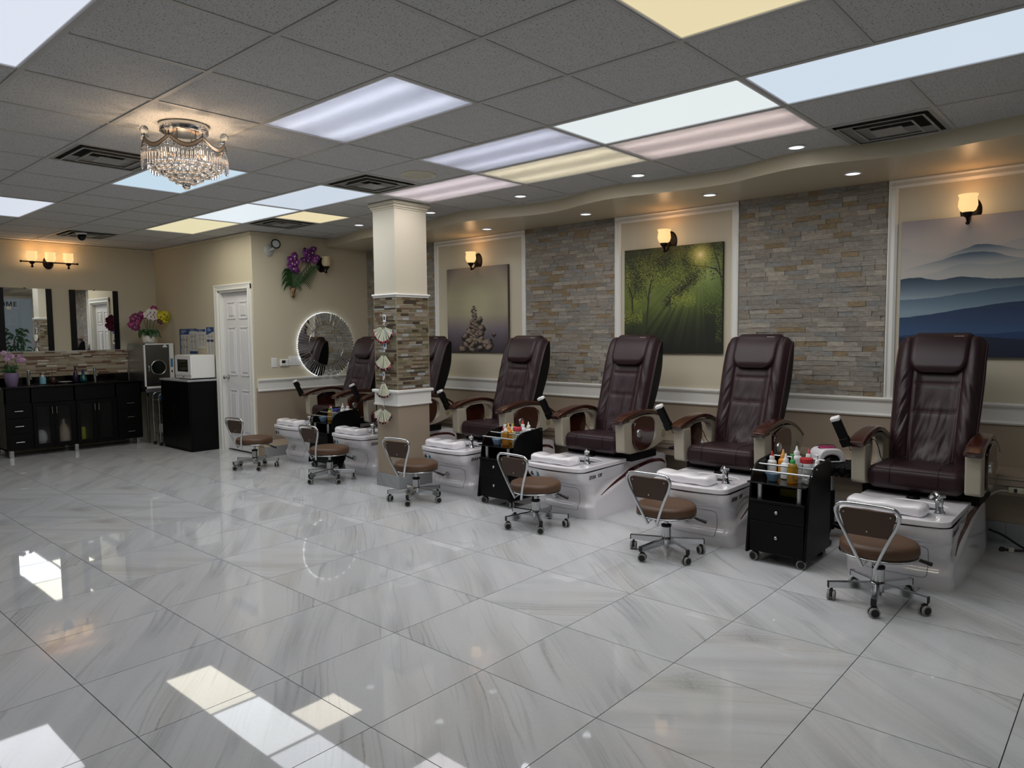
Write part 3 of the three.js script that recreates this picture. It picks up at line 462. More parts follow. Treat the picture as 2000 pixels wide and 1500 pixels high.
{
  const t = thing('vanity_light', 'three shade bronze vanity light bar above the mirrors', 'wall lamp', [3.09, 2.475, ZV]);
  obj('backplate', lathe([[0, 0.02], [0.04, 0.02], [0.055, 0.01], [0.065, 0]], 32).rotateX(Math.PI / 2).scale(1, 1.3, 1), M.bronze, t);
  obj('bar', [rod([-0.32, -0.0, 0.07], [0.32, -0.0, 0.07], 0.009), rod([0, 0, 0], [0, 0, 0.07], 0.012), new THREE.SphereGeometry(0.015, 12, 10).translate(-0.325, 0, 0.07), new THREE.SphereGeometry(0.015, 12, 10).translate(0.325, 0, 0.07)], M.bronze, t);
  for (const x of [-0.21, 0, 0.21]) { obj('cup', [cupGeo.clone().translate(x, 0, 0.1), rod([x, 0, 0.07], [x, -0.02, 0.1], 0.01), new THREE.SphereGeometry(0.016, 12, 10).translate(x, -0.062, 0.1)], M.bronze, t); obj('lamp_shade', shadeGeo.clone().translate(x, 0.002, 0.1), shadeLit, t); sconceLight(t, x, 0.07, 0.1); }
}
// ================================================================ CANVAS PICTURES (print only)
function blob(g, x, y, rx, ry, n, wob, rot = 0) { g.beginPath(); for (let k = 0; k <= n; k++) { const a = k / n * Math.PI * 2, w = 1 + wob * (rnd() - 0.5) * 2; const px = Math.cos(a) * rx * w, py = Math.sin(a) * ry * w; const X = x + px * Math.cos(rot) - py * Math.sin(rot), Y = y + px * Math.sin(rot) + py * Math.cos(rot); k ? g.lineTo(X, Y) : g.moveTo(X, Y); } g.closePath(); g.fill(); }
const stonesPrint = canvasTex(768, 768, (g, w, h) => {
  let gr = g.createLinearGradient(0, 0, 0, h); gr.addColorStop(0, '#8d8275'); gr.addColorStop(0.35, '#a8a284'); gr.addColorStop(0.55, '#a39d82'); gr.addColorStop(0.75, '#6f6470'); gr.addColorStop(1, '#2c2630'); g.fillStyle = gr; g.fillRect(0, 0, w, h);
  gr = g.createRadialGradient(w * 0.5, h * 0.42, w * 0.15, w * 0.5, h * 0.45, w * 0.75); gr.addColorStop(0, 'rgba(190,186,150,0.45)'); gr.addColorStop(0.55, 'rgba(120,110,105,0)'); gr.addColorStop(1, 'rgba(40,32,44,0.75)'); g.fillStyle = gr; g.fillRect(0, 0, w, h);
  for (let k = 0; k < 90; k++) { g.fillStyle = `rgba(${rnd() < 0.5 ? '150,140,160' : '40,34,46'},0.06)`; g.fillRect(rnd() * w, h * (0.68 + rnd() * 0.32), 40 + rnd() * 160, 2 + rnd() * 4); }
  const rocks = []; // a path of boulders, narrow above and wide below
  for (let k = 0; k < 70; k++) { const t = k / 69, y = 0.46 + 0.52 * Math.pow(t, 0.85), spread = 0.035 + 0.24 * t * t, s = 0.018 + 0.05 * t; rocks.push([0.45 + (rnd() - 0.5) * 2 * spread + 0.04 * t, y, s * rr(0.75, 1.3)]); }
  rocks.push([0.78, 0.79, 0.035], [0.66, 0.9, 0.1], [0.37, 0.77, 0.06], [0.55, 0.62, 0.06], [0.57, 0.72, 0.08], [0.3, 0.82, 0.07]); rocks.sort((a, b) => a[1] - b[1]);
  for (const [x, y, s] of rocks) {
    const X = x * w, Y = y * h, r = s * w, rot = rr(-0.4, 0.4); g.fillStyle = '#1d1719'; blob(g, X + r * 0.06, Y + r * 0.18, r, r * 0.78, 7, 0.24, rot);
    const k = rr(0.8, 1.12); g.fillStyle = `rgb(${116 * k | 0},${100 * k | 0},${88 * k | 0})`; blob(g, X - r * 0.05, Y - r * 0.16, r * 0.8, r * 0.42, 6, 0.3, rot);
    g.fillStyle = 'rgba(170,152,132,0.5)'; blob(g, X - r * 0.15, Y - r * 0.22, r * 0.5, r * 0.25, 7, 0.3, rot);
    for (let q = 0; q < 14; q++) { g.fillStyle = `rgba(40,30,30,${rr(0.1, 0.4)})`; g.fillRect(X + rr(-0.7, 0.7) * r, Y + rr(-0.4, 0.4) * r, rr(1, 5), rr(1, 3)); }
  }
});
const forestPrint = canvasTex(1024, 1024, (g, w, h) => {
  let gr = g.createLinearGradient(0, 0, w * 0.3, h); gr.addColorStop(0, '#45481a'); gr.addColorStop(0.4, '#767f36'); gr.addColorStop(0.7, '#47561e'); gr.addColorStop(1, '#14170a'); g.fillStyle = gr; g.fillRect(0, 0, w, h);
  for (const [x, y, r, c] of [[0.86, 0.3, 0.3, 'rgba(188,208,146,0.8)'], [0.3, 0.45, 0.32, 'rgba(146,160,78,0.65)'], [0.62, 0.42, 0.3, 'rgba(158,170,78,0.6)'], [0.12, 0.5, 0.2, 'rgba(150,160,50,0.7)']]) { gr = g.createRadialGradient(x * w, y * h, 0, x * w, y * h, r * w); gr.addColorStop(0, c); gr.addColorStop(1, 'rgba(90,120,40,0)'); g.fillStyle = gr; g.fillRect(0, 0, w, h); }
  // rays fan out from the sun at the upper right
  const sx = 0.79 * w, sy = 0.1 * h; g.save();
  for (let k = 0; k < 60; k++) { const a = lerp(1.45, 2.55, rnd()), d = 0.006 + rnd() * 0.03; g.fillStyle = rnd() < 0.55 ? `rgba(196,214,120,${rr(0.03, 0.13)})` : `rgba(16,26,8,${rr(0.03, 0.12)})`; g.beginPath(); g.moveTo(sx + Math.cos(a) * 120, sy + Math.sin(a) * 120); g.lineTo(sx + Math.cos(a - d) * 1250, sy + Math.sin(a - d) * 1250); g.lineTo(sx + Math.cos(a + d) * 1250, sy + Math.sin(a + d) * 1250); g.fill(); }
  g.restore();
  gr = g.createLinearGradient(0, h * 0.55, 0, h); gr.addColorStop(0, 'rgba(20,30,8,0)'); gr.addColorStop(1, 'rgba(14,18,8,0.93)'); g.fillStyle = gr; g.fillRect(0, 0, w, h);
  // trunks and boughs
  g.strokeStyle = '#2a2a12'; g.lineCap = 'round';
  const bough = (pts, lw) => { g.lineWidth = lw; g.beginPath(); pts.forEach((p, k) => k ? g.lineTo(p[0] * w, p[1] * h) : g.moveTo(p[0] * w, p[1] * h)); g.stroke(); };
  bough([[0.1, 0.82], [0.09, 0.6], [0.085, 0.46], [0.05, 0.36]], 17); bough([[0.085, 0.5], [0.13, 0.36]], 8); bough([[0.24, 0.78], [0.255, 0.6], [0.27, 0.42], [0.31, 0.25]], 14); bough([[0.26, 0.5], [0.22, 0.36]], 7); bough([[0.27, 0.44], [0.35, 0.3]], 6);
  bough([[1.0, 0.32], [0.94, 0.24], [0.84, 0.21], [0.7, 0.19], [0.6, 0.12]], 11); bough([[1.0, 0.42], [0.97, 0.22], [0.93, 0.1], [0.9, 0]], 10); bough([[0.45, 0.55], [0.55, 0.46], [0.66, 0.37], [0.74, 0.3]], 22);
  const leaf = (n, fx, fy, cs, s0, s1) => { for (let k = 0; k < n; k++) { const x = fx(), y = fy(); g.fillStyle = cs[Math.floor(rnd() * cs.length)]; blob(g, x * w, y * h, rr(s0, s1), rr(s0, s1) * 0.7, 5, 0.4); } };
  const dk = ['#26290f', '#33370f', '#1c200c', '#41451a'], br = ['#97a62c', '#b4bd3f', '#7c8c24', '#c5c866'], G = () => (rnd() + rnd() + rnd()) / 3;
  leaf(1700, () => rnd(), () => Math.pow(rnd(), 2) * 0.34, dk, 3, 8); leaf(2600, () => 0.02 + 0.86 * rnd(), () => 0.04 + 0.42 * G(), br, 2, 6); leaf(1100, () => 0.05 + 0.8 * rnd(), () => 0.05 + 0.36 * G(), dk, 2, 6); leaf(700, () => 0.28 * G(), () => 0.1 + 0.45 * G(), dk, 3, 8);
  for (let k = 0; k < 900; k++) { const t = rnd(); g.fillStyle = dk[k % 4]; blob(g, (0.45 + 0.3 * t + rr(-0.05, 0.05)) * w, (0.54 - 0.26 * t + rr(-0.05, 0.05)) * h, rr(3, 8), rr(2, 6), 5, 0.4); }
  leaf(800, () => 0.5 + 0.25 * rnd(), () => 0.4 + 0.2 * G(), br, 2, 5); leaf(600, () => 0.82 + 0.18 * rnd(), () => 0.3 + 0.35 * rnd(), ['#6f8c2c', '#8aa83c', '#4d6a1c'], 2, 6); leaf(260, () => 0.94 + 0.06 * rnd(), () => 0.6 + 0.3 * rnd(), ['#7f9a34', '#4d6a1c'], 2, 5); leaf(500, () => 0.2 * rnd(), () => 0.55 + 0.2 * G(), br, 2, 5);
  for (let k = 0; k < 9; k++) { const bx0 = rnd(), by0 = rnd() * 0.2; leaf(160, () => bx0 + 0.14 * (G() - 0.5) * 2, () => by0 + 0.12 * (G() - 0.5) * 2, dk, 3, 9); }
  g.fillStyle = 'rgba(20,20,6,0.16)'; g.fillRect(0, 0, w, h);
  gr = g.createRadialGradient(sx, sy, 0, sx, sy, 150); gr.addColorStop(0, '#fff6d8'); gr.addColorStop(0.12, 'rgba(250,224,140,0.9)'); gr.addColorStop(1, 'rgba(200,190,70,0)'); g.fillStyle = gr; g.fillRect(0, 0, w, h);
  g.strokeStyle = 'rgba(255,240,190,0.55)'; for (let k = 0; k < 16; k++) { const a = k / 16 * Math.PI * 2; g.lineWidth = 2; g.beginPath(); g.moveTo(sx, sy); g.lineTo(sx + Math.cos(a) * (k % 2 ? 45 : 75), sy + Math.sin(a) * (k % 2 ? 45 : 75)); g.stroke(); }
});
const hillsPrint = canvasTex(1024, 1024, (g, w, h) => {
  let gr = g.createLinearGradient(0, 0, 0, h); gr.addColorStop(0, '#9b959b'); gr.addColorStop(0.14, '#b3aaa6'); gr.addColorStop(0.4, '#c0bab2'); gr.addColorStop(1, '#8fa0ae'); g.fillStyle = gr; g.fillRect(0, 0, w, h);
  const hill = (pts, c0, c1, d, seed, rough) => { const f = (x) => interp(smooth, x) + rough * fbm(x * 9, seed, 2, 4); const smooth = smoothTable(pts); g.beginPath(); g.moveTo(0, h); for (let x = 0; x <= w; x += 3) g.lineTo(x, f(x / w) * h); g.lineTo(w, h); g.closePath(); const top = Math.min(...pts.map((p) => p[1])); const q = g.createLinearGradient(0, top * h, 0, (top + d) * h); q.addColorStop(0, c0); q.addColorStop(1, c1); g.fillStyle = q; g.fill(); };
  hill([[0, 0.19], [0.06, 0.205], [0.12, 0.24], [0.5, 0.25], [0.75, 0.18], [1, 0.16]], 'rgba(150,152,160,0.65)', 'rgba(186,182,176,0)', 0.16, 1, 0.01);
  hill([[0, 0.34], [0.25, 0.28], [0.42, 0.225], [0.5, 0.205], [0.6, 0.215], [0.72, 0.25], [1, 0.3]], '#455a6e', 'rgba(184,184,182,0.1)', 0.1, 3, 0.012);
  hill([[0, 0.37], [0.1, 0.335], [0.25, 0.3], [0.38, 0.265], [0.5, 0.255], [0.6, 0.27], [0.72, 0.31], [1, 0.36]], '#42586c', 'rgba(178,182,182,0.15)', 0.12, 4, 0.008);
  hill([[0, 0.42], [0.2, 0.39], [0.4, 0.335], [0.6, 0.35], [0.8, 0.32], [0.9, 0.31], [1, 0.33]], '#8b979c', 'rgba(188,188,182,0.3)', 0.14, 6, 0.01);
  hill([[0, 0.425], [0.12, 0.415], [0.25, 0.44], [0.4, 0.425], [0.55, 0.445], [0.75, 0.45], [1, 0.44]], '#2a3c50', '#93a4ae', 0.16, 7, 0.012);
  hill([[0, 0.575], [0.2, 0.57], [0.4, 0.545], [0.6, 0.52], [0.8, 0.505], [1, 0.5]], '#3d556c', '#8299a8', 0.17, 9, 0.012);
  hill([[0, 0.71], [0.2, 0.69], [0.45, 0.65], [0.7, 0.615], [0.85, 0.61], [1, 0.62]], '#1d3354', '#3c5c86', 0.28, 11, 0.008);
  hill([[0, 0.845], [0.25, 0.825], [0.5, 0.835], [0.75, 0.82], [1, 0.79]], '#22406c', '#16305a', 0.14, 13, 0.008);
  hill([[0, 0.86], [0.2, 0.845], [0.36, 0.84], [0.6, 0.86], [0.8, 0.875], [1, 0.87]], '#0d1c38', '#091633', 0.18, 15, 0.006);
});
function canvasPicture(label, print, z0, z1, y0, y1, edge) {
  const t = thing('canvas_picture', label, 'picture', [XR, y0, (z0 + z1) / 2], -Math.PI / 2);
  const w = z1 - z0, h = y1 - y0; obj('wrapped_canvas', rbx(w, h, 0.034, 0.003, 0, h / 2, 0.018), mat(edge, 0.7), t);
  obj('print', new THREE.PlaneGeometry(w - 0.004, h - 0.004).translate(0, h / 2, 0.0356), new THREE.MeshStandardMaterial({ map: print, roughness: 0.62 }), t);
}
canvasPicture('canvas picture of a pile of boulders in misty water', stonesPrint, -6.51, -5.50, 1.265, 2.275, 0x4c4440);
canvasPicture('green canvas picture of sun rays in a forest', forestPrint, -3.935, -2.895, 1.285, 2.295, 0x2a2e18);
canvasPicture('blue canvas picture of misty mountain ridges', hillsPrint, -1.445, -0.43, 1.28, 2.305, 0x6a6c78);

// ================================================================ ROUND MIRROR WALL
{
  const t = thing('round_mirror', 'round sunburst mirror with a glowing rim of white lights', 'mirror', [5.45, 1.355, ZM]);
  const R = 0.425, r = 0.262;
  obj('backing', cyl(R - 0.03, R - 0.03, 0.02, 0, 0, 0, 64).rotateX(Math.PI / 2), M.black, t);
  const disc = obj('centre_mirror', cyl(r, r, 0.006, 0, 0, 0, 64).rotateX(Math.PI / 2), M.mirror, t); disc.position.z = 0.03;
  obj('inner_rim', new THREE.TorusGeometry(r + 0.003, 0.004, 8, 72).translate(0, 0, 0.034), M.chrome, t);
  const n = 66, g = [0, 1, 2].map((k) => { const s = new THREE.Shape([[r + 0.008, -0.5 * (r + 0.008) * 2 * Math.PI / n + 0.0022], [R, -0.5 * R * 2 * Math.PI / n + 0.0035], [R, 0.5 * R * 2 * Math.PI / n - 0.0035], [r + 0.008, 0.5 * (r + 0.008) * 2 * Math.PI / n - 0.0022]].map((p) => new THREE.Vector2(...p))); return extrude(s, 0.006, 0.0012); });
  for (let k = 0; k < n; k++) { const m = obj('mirror_strip', g[k % 3], M.mirror, t); m.rotation.set(rr(-0.012, 0.012), rr(-0.012, 0.012), k / n * 2 * Math.PI); m.position.z = 0.026 + rr(0, 0.002); }
  obj('strip_backing', cyl(R - 0.004, R - 0.004, 0.003, 0, 0, 0, 64).rotateX(Math.PI / 2).translate(0, 0, 0.022), mat(0xdcdcd8, 0.5), t);
  const led = new THREE.MeshStandardMaterial({ color: 0x333333, emissive: 0xeaf4ff, emissiveIntensity: 2.6 });
  const beads = []; for (let k = 0; k < 110; k++) { const a = k / 110 * 2 * Math.PI; beads.push(new THREE.SphereGeometry(0.0056, 8, 6).translate((R + 0.001) * Math.cos(a), (R + 0.001) * Math.sin(a), 0.012)); }
  obj('led_light_strip', beads, led, t, { kind: 'stuff' });
  for (let k = 0; k < 24; k++) { const a = (k + 0.5) / 24 * 2 * Math.PI; const l = new THREE.PointLight(0xe8f2ff, 0.0009, 0, 2); l.name = 'led_light'; l.position.set((R + 0.006) * Math.cos(a), (R + 0.006) * Math.sin(a), 0.03); l.castShadow = true; t.add(l); }
  const wire = thing('led_cable', 'thin white light strip cable below the round mirror', 'cable', [5.55, 0.93, ZM]);
  obj('cable', tube([[0, 0.005, 0.02], [0.06, -0.012, 0.045], [0.13, -0.035, 0.05], [0.2, -0.05, 0.05], [0.24, -0.075, 0.045]], 0.004), col(0xc8ccd0, 0.3), wire);
  obj('plug', rbx(0.03, 0.014, 0.014, 0.003, 0.215, -0.06, 0.05), col(0xe0e4e6), wire);
}
{
  const b = thing('switch_plate', 'blank white wall plate left of the thermostat', 'wall plate', [4.70, 1.15, ZM]);
  obj('plate', rbx(0.075, 0.118, 0.007, 0.003, 0, 0, 0.004), M.plastic, b); obj('insert', rbx(0.034, 0.068, 0.003, 0.002, 0, 0, 0.0085), M.plastic, b);
  const th = thing('thermostat', 'white thermostat with a small dark screen', 'thermostat', [4.835, 1.145, ZM]);
  obj('body', rbx(0.125, 0.088, 0.026, 0.012, 0, 0, 0.014), M.plastic, th); obj('display', rbx(0.05, 0.036, 0.003, 0.003, -0.016, 0.012, 0.027), col(0x23261f, 0.2), th);
  for (const x of [-0.035, -0.012, 0.012]) obj('button', rbx(0.011, 0.007, 0.003, 0.002, x, -0.026, 0.028), col(0x8f9496), th); for (const y of [0.022, 0.0]) obj('button', rbx(0.009, 0.009, 0.003, 0.002, 0.04, y, 0.028), col(0xb0b4b6), th);
  const s = thing('light_switch', 'white wall plate with three rocker switches beside the round mirror', 'light switch', [4.985, 1.165, ZM]);
  obj('plate', rbx(0.165, 0.118, 0.007, 0.003, 0, 0, 0.004), M.plastic, s); for (const x of [-0.047, 0, 0.047]) obj('rocker', rbx(0.033, 0.067, 0.006, 0.002, x, 0, 0.009).rotateX(0.05), M.plastic, s);
  const e = thing('emergency_light', 'small grey emergency lamp head near the ceiling corner', 'emergency light', [4.675, 2.53, ZM]);
  obj('mount', lathe([[0, 0.03], [0.045, 0.026], [0.06, 0.012], [0.062, 0]], 28).rotateX(Math.PI / 2).scale(1, 1.2, 1), col(0xa9aba8, 0.4), e);
  obj('arm', rod([0.01, 0.0, 0.02], [0.04, 0.03, 0.08], 0.018), col(0x9a9c9a, 0.4), e);
  const head = obj('lamp_head', lathe([[0, -0.05], [0.03, -0.045], [0.048, -0.01], [0.056, 0.01], [0.056, 0.016], [0.05, 0.016]], 32), col(0x8d908e, 0.4), e); head.position.set(0.045, 0.075, 0.09); head.rotation.set(Math.PI / 2 - 0.1, 0, 0.2);
  obj('bezel', new THREE.TorusGeometry(0.052, 0.007, 10, 36).rotateX(Math.PI / 2).translate(0, 0.016, 0), M.black, head);
  obj('lens', cyl(0.048, 0.048, 0.004, 0, 0.008, 0, 32), mat(0xd5d8da, 0.15, 0.5), head);
}
// ---- flowers
const petalGeo = (() => { const g = new THREE.SphereGeometry(1, 10, 8).scale(0.5, 0.62, 0.12).translate(0, 0.5, 0); return g; })();
function bloomGeo(s, five = true) { const l = []; for (let k = 0; k < 5; k++) { const big = k === 1 || k === 4; const g = petalGeo.clone().scale(big ? s * 0.78 : s * 0.5, s * 0.62, s); g.rotateX(-0.25); g.rotateZ(k * 2 * Math.PI / 5); l.push(g); } return merge(l); }
const lipGeo = (s) => merge([new THREE.SphereGeometry(s * 0.09, 8, 6).translate(0, 0, s * 0.1), new THREE.SphereGeometry(s * 0.08, 8, 6).scale(1, 1.4, 0.8).translate(0, -s * 0.12, s * 0.11)]);
function bloom(parent, at, s, m, lipM, face) { const f = obj('flower', bloomGeo(s), m, parent); f.position.set(...at); f.lookAt(V3(...at).add(parent.position).add(V3(...face))); f.rotateZ(rr(-0.4, 0.4)); obj('flower_lip', lipGeo(s), lipM, f); return f; }
function leafGeo(len, wid, bend, fold = 0.15) { return grid((u, v) => { const t = v, w = wid * Math.sin(Math.PI * Math.min(1, 0.12 + 0.88 * t)) ** 0.8 * (1 - 0.25 * t), a = bend * t * t; const s = (u - 0.5) * 2; return [s * w, len * (t * Math.cos(a * 0.6)) - fold * w * (1 - Math.abs(s)) * 0.0, len * t * Math.sin(a) * 0.8 - Math.abs(s) * w * fold]; }, 4, 10); }
{
  const t = thing('hanging_orchid', 'purple orchid with strap leaves in a brown cone on the wall', 'plant', [4.97, 1.955, ZM]);
  obj('cone_holder', lathe([[0, 0], [0.012, 0.006], [0.03, 0.06], [0.042, 0.12], [0.038, 0.13], [0, 0.12]], 18).translate(0, 0, 0.05), mat(0x6a4526, 0.8, 0, { bumpMap: leatherBump, bumpScale: 0.006 }), t);
  const roots = []; for (let k = 0; k < 7; k++) { const a = rr(0, 6.28); roots.push(tube([[0.04 * Math.cos(a), 0.125, 0.05 + 0.04 * Math.sin(a)], [0.045 * Math.cos(a + 0.6), 0.08, 0.05 + 0.045 * Math.sin(a + 0.6)], [0.03 * Math.cos(a + 1), 0.03, 0.05 + 0.03 * Math.sin(a + 1)]], 0.003, 12, 5)); } obj('root', roots, col(0xb5a888, 0.7), t);
  obj('stem', tube([[0, 0.12, 0.05], [0.0, 0.22, 0.055], [-0.005, 0.34, 0.05]], 0.008, 16, 7), M.stem, t);
  for (let k = 0; k < 12; k++) { // fanned strap leaves that arch out and droop
    for (const sg of [-1, 1]) { const y = 0.13 + k * 0.017, L = rr(0.15, 0.2) * (sg > 0 ? 0.55 : 1); obj('leaf', tubeLeaf([[0, y, 0.052], [sg * L * 0.3, y + 0.035, 0.065], [sg * L * 0.7, y + 0.035 - 0.002 * (12 - k), 0.08], [sg * L, y - 0.035 - 0.002 * (12 - k), 0.085 + rr(0, 0.03)]], 0.0095), M.leaf, t); }
  }
  for (let k = 0; k < 14; k++) { const y = 0.2 + k * 0.006, q = k / 13, bxx = 0.06 + 0.2 * q, byy = 0.17 + 0.24 * q; const g = tubeLeaf([[bxx, byy, 0.06], [bxx + 0.09, byy + 0.035 - 0.01 * k * 0.2, 0.08], [bxx + 0.17 - 0.05 * q, byy - 0.06 + 0.06 * q, 0.09]], 0.0065); obj('leaf', g, M.leaf, t); if (k % 2) obj('leaf', tubeLeaf([[bxx, byy, 0.06], [bxx - 0.02, byy + 0.05, 0.075], [bxx + 0.0, byy + 0.1, 0.08]], 0.007), M.leaf, t); }
  obj('leaf_spine', tube([[0.02, 0.12, 0.055], [0.1, 0.22, 0.06], [0.27, 0.42, 0.06]], 0.006, 20, 6), M.stem, t);
  obj('flower_stem', tube([[0.01, 0.2, 0.055], [0.06, 0.3, 0.07], [0.1, 0.4, 0.08], [0.15, 0.48, 0.085]], 0.004, 24, 6), col(0x7a5a3a), t);
  const pm = [col(0x6a2470, 0.5), col(0x521a5e, 0.5), col(0x7e3686, 0.5)], lip = col(0xe8cfe0, 0.5);
  for (let k = 0; k < 20; k++) bloom(t, [rr(-0.065, 0.055), 0.35 + rr(0, 0.19), 0.08 + rr(0, 0.04)], rr(0.06, 0.075), pm[k % 3], lip, [rr(-0.8, 0.5), rr(-0.2, 0.5), 1]);
  for (let k = 0; k < 20; k++) bloom(t, [0.19 + rr(-0.065, 0.08) + 0.03 * (k % 3), 0.47 + rr(0, 0.14) + 0.015 * (k % 3), 0.09 + rr(0, 0.04)], rr(0.06, 0.075), pm[(k + 1) % 3], lip, [rr(-0.8, 0.5), rr(-0.2, 0.5), 1]);
  for (let k = 0; k < 4; k++) bloom(t, [0.27 + 0.02 * k, 0.62 + 0.012 * k, 0.09], 0.026, pm[1], lip, [0.5, 0.6, 0.6]);
}
function tubeLeaf(pts, w) { const c = new THREE.CatmullRomCurve3(pts.map((p) => V3(...p))); return grid((u, v) => { const p = c.getPoint(v), tg = c.getTangent(v), side = V3(0, 0, 1).cross(tg).normalize(), ww = w * Math.pow(Math.sin(Math.PI * Math.min(0.999, 0.1 + 0.9 * v)), 0.6), s = (u - 0.5) * 2; return [p.x + side.x * s * ww, p.y + side.y * s * ww, p.z - Math.abs(s) * ww * 0.6]; }, 2, 9); }
// ================================================================ PEDICURE SPA CHAIRS  (local: +x to the wall, z across, front of the tub at x=0)
const font = await new FontLoader().loadAsync('fonts/droid/droid_sans_bold.typeface.json');
const label3d = (s, size, depth = 0.0012) => { const g = new TextGeometry(s, { font, size, depth, curveSegments: 4, bevelEnabled: false }); g.computeBoundingBox(); const b = g.boundingBox; return g.translate(-(b.min.x + b.max.x) / 2, -(b.min.y + b.max.y) / 2, 0); };
const SPA = {};
{
  const frontTab = smoothTable([[0, 0.0], [0.05, -0.012], [0.1, -0.03], [0.125, -0.012], [0.16, -0.002], [0.22, -0.012], [0.27, -0.04], [0.3, -0.1], [0.325, -0.135], [0.36, -0.15], [0.41, -0.155]]);
  const stripeTab = smoothTable([[-0.2, 0.115], [-0.02, 0.125], [0.08, 0.152], [0.27, 0.208], [0.45, 0.258], [0.6, 0.292], [0.75, 0.316], [0.87, 0.326], [1.0, 0.322], [1.1, 0.304], [1.19, 0.262], [1.27, 0.2]]);
  const topTab = smoothTable([[-0.3, 0.395], [0.3, 0.395], [0.47, 0.395], [0.56, 0.4], [0.8, 0.408], [1.02, 0.405], [1.12, 0.396], [1.2, 0.366], [1.25, 0.3]]);
  const F = (y) => interp(frontTab, y), S = (u) => interp(stripeTab, u), T = (u) => interp(topTab, u), REAR = 1.25;
  const W = (u, y) => { const s = S(u), k = sstep(s - 0.006, s + 0.05, y), waist = 0.026 + 0.05 * sstep(0.85, 0.35, u) * sstep(-0.02, 0.3, u); const flare = sstep(0.2, 0.40, y) * sstep(0.62, 0.42, u); return 0.302 - 0.012 * sstep(0, s, y) * (1 - k) - waist * k * (1 - 0.82 * flare) - 0.02 * sstep(1.0, 1.25, u) - 0.012 * sstep(0.25, 0, y) * sstep(0.35, 0.0, u); };
  const rc = 0.075, rrr = 0.09;
  // perimeter parameter: list of functions (y) -> [u, v]
  const ring = [];
  const NS = 54, NC = 9, NF = 18;
  const side = (sg, t) => (y) => { const a = F(y) + rc, u = lerp(a, REAR - rrr, t); return [u, sg * W(u, y)]; };
  const fcorner = (sg, t) => (y) => { const a = F(y) + rc, w = W(a, y), th = t * Math.PI / 2; return [a - rc * Math.sin(th), sg * (w - rc + rc * Math.cos(th))]; };
  const front = (t) => (y) => { const a = F(y) + rc, w = W(a, y) - rc, v = lerp(w, -w, t), q = 1 - (v / w) ** 2; return [F(y) - (0.012 + 0.028 * sstep(0.27, 0.34, y)) * q, v]; };
  const rcorner = (sg, t) => (y) => { const u = REAR - rrr, w = W(u, y), th = t * Math.PI / 2; return [u + rrr * Math.sin(th), sg * (w - rrr + rrr * Math.cos(th))]; };
  for (let k = 0; k <= NS; k++) ring.push(side(1, 1 - k / NS));              // right side from rear to front
  for (let k = 1; k <= NC; k++) ring.push(fcorner(1, k / NC));
  for (let k = 1; k < NF; k++) ring.push(front(k / NF));
  for (let k = NC; k >= 1; k--) ring.push(fcorner(-1, k / NC));
  for (let k = 0; k <= NS; k++) ring.push(side(-1, k / NS));
  for (let k = 1; k <= NC; k++) ring.push(rcorner(-1, k / NC));
  for (let k = NC; k >= 1; k--) ring.push(rcorner(1, k / NC));
  ring.push(ring[0]);
  const bodyPoint = (i, t, off = 0) => { // i: perimeter index, t: 0..1 up
    const [u0] = ring[i](0.1), y = t * T(u0); const [u, v] = ring[i](y); return [u, y, v];
  };
  const NY = 40, n = ring.length - 1;
  SPA.body = grid((a, b) => bodyPoint(Math.round(a * n), b), n, NY, true);
  // cap over the hump
  const capT = []; for (let k = 0; k <= 40; k++) capT.push(lerp(0.40, REAR - rrr, k / 40));
  SPA.cap = grid((a, b) => { const u = capT[Math.round(a * 40)], y = T(u), w = W(u, y), v = lerp(-w, w, b); return [u, y + 0.012 * (1 - ((v / w) ** 2) ** 2) - 0.0, v]; }, 40, 10);
  const capEnd = grid((a, b) => { const i = Math.round(a * NC), u0 = rcorner(1, i / NC)(0.3), y = T(u0[0]); const v = lerp(-u0[1], u0[1], b); return [u0[0], y + 0.012 * (1 - Math.min(1, (v / 0.25) ** 4)), v]; }, NC, 10);
  SPA.cap = merge([SPA.cap, capEnd]);
  // stripe patches on both flanks, following the body
  const stripe = (sg) => grid((a, b) => { const u = lerp(0.13, 1.2, a), hgt = 0.004 + 0.022 * sstep(0, 0.5, a), y = S(u) + 0.014 + b * hgt; return [u, y, sg * (W(u, y) + 0.0022)]; }, 90, 4);
  const stripeEnd = (sg) => grid((a, b) => { const u = lerp(1.155, 1.25, a), y = S(u) + 0.014 + b * 0.026 * (1 - 0.6 * a); return [u, y, sg * (W(Math.min(u, 1.16), y) - 0.5 * Math.max(0, u - 1.16) + 0.002)]; }, 12, 3);
  SPA.stripe = [stripe(1), stripe(-1)];
  // rim and deck
  const outline = (e) => { const s = new THREE.Shape(), fx = -0.155 - e, wv = 0.288 + e; s.moveTo(0.475, -wv); s.lineTo(0.475, wv); s.lineTo(fx + 0.07, wv); s.quadraticCurveTo(fx, wv, fx - 0.012, wv - 0.09); s.quadraticCurveTo(fx - 0.055, 0, fx - 0.012, -wv + 0.09); s.quadraticCurveTo(fx, -wv, fx + 0.07, -wv); s.closePath(); return s; };
  const basin = new THREE.Path(); basin.absellipse(0.205, 0.015, 0.118, 0.205, 0, Math.PI * 2, true);
  const rim = outline(0.006); rim.holes.push(basin);
  SPA.rim = new THREE.ExtrudeGeometry(rim, { depth: 0.022, bevelEnabled: true, bevelSize: 0.005, bevelThickness: 0.006, bevelOffset: -0.005, bevelSegments: 3, curveSegments: 20 }).rotateX(Math.PI / 2).translate(0, 0.43, 0);
  SPA.gasket = new THREE.ExtrudeGeometry(outline(0.002), { depth: 0.003, bevelEnabled: false }).rotateX(Math.PI / 2).translate(0, 0.4045, 0);
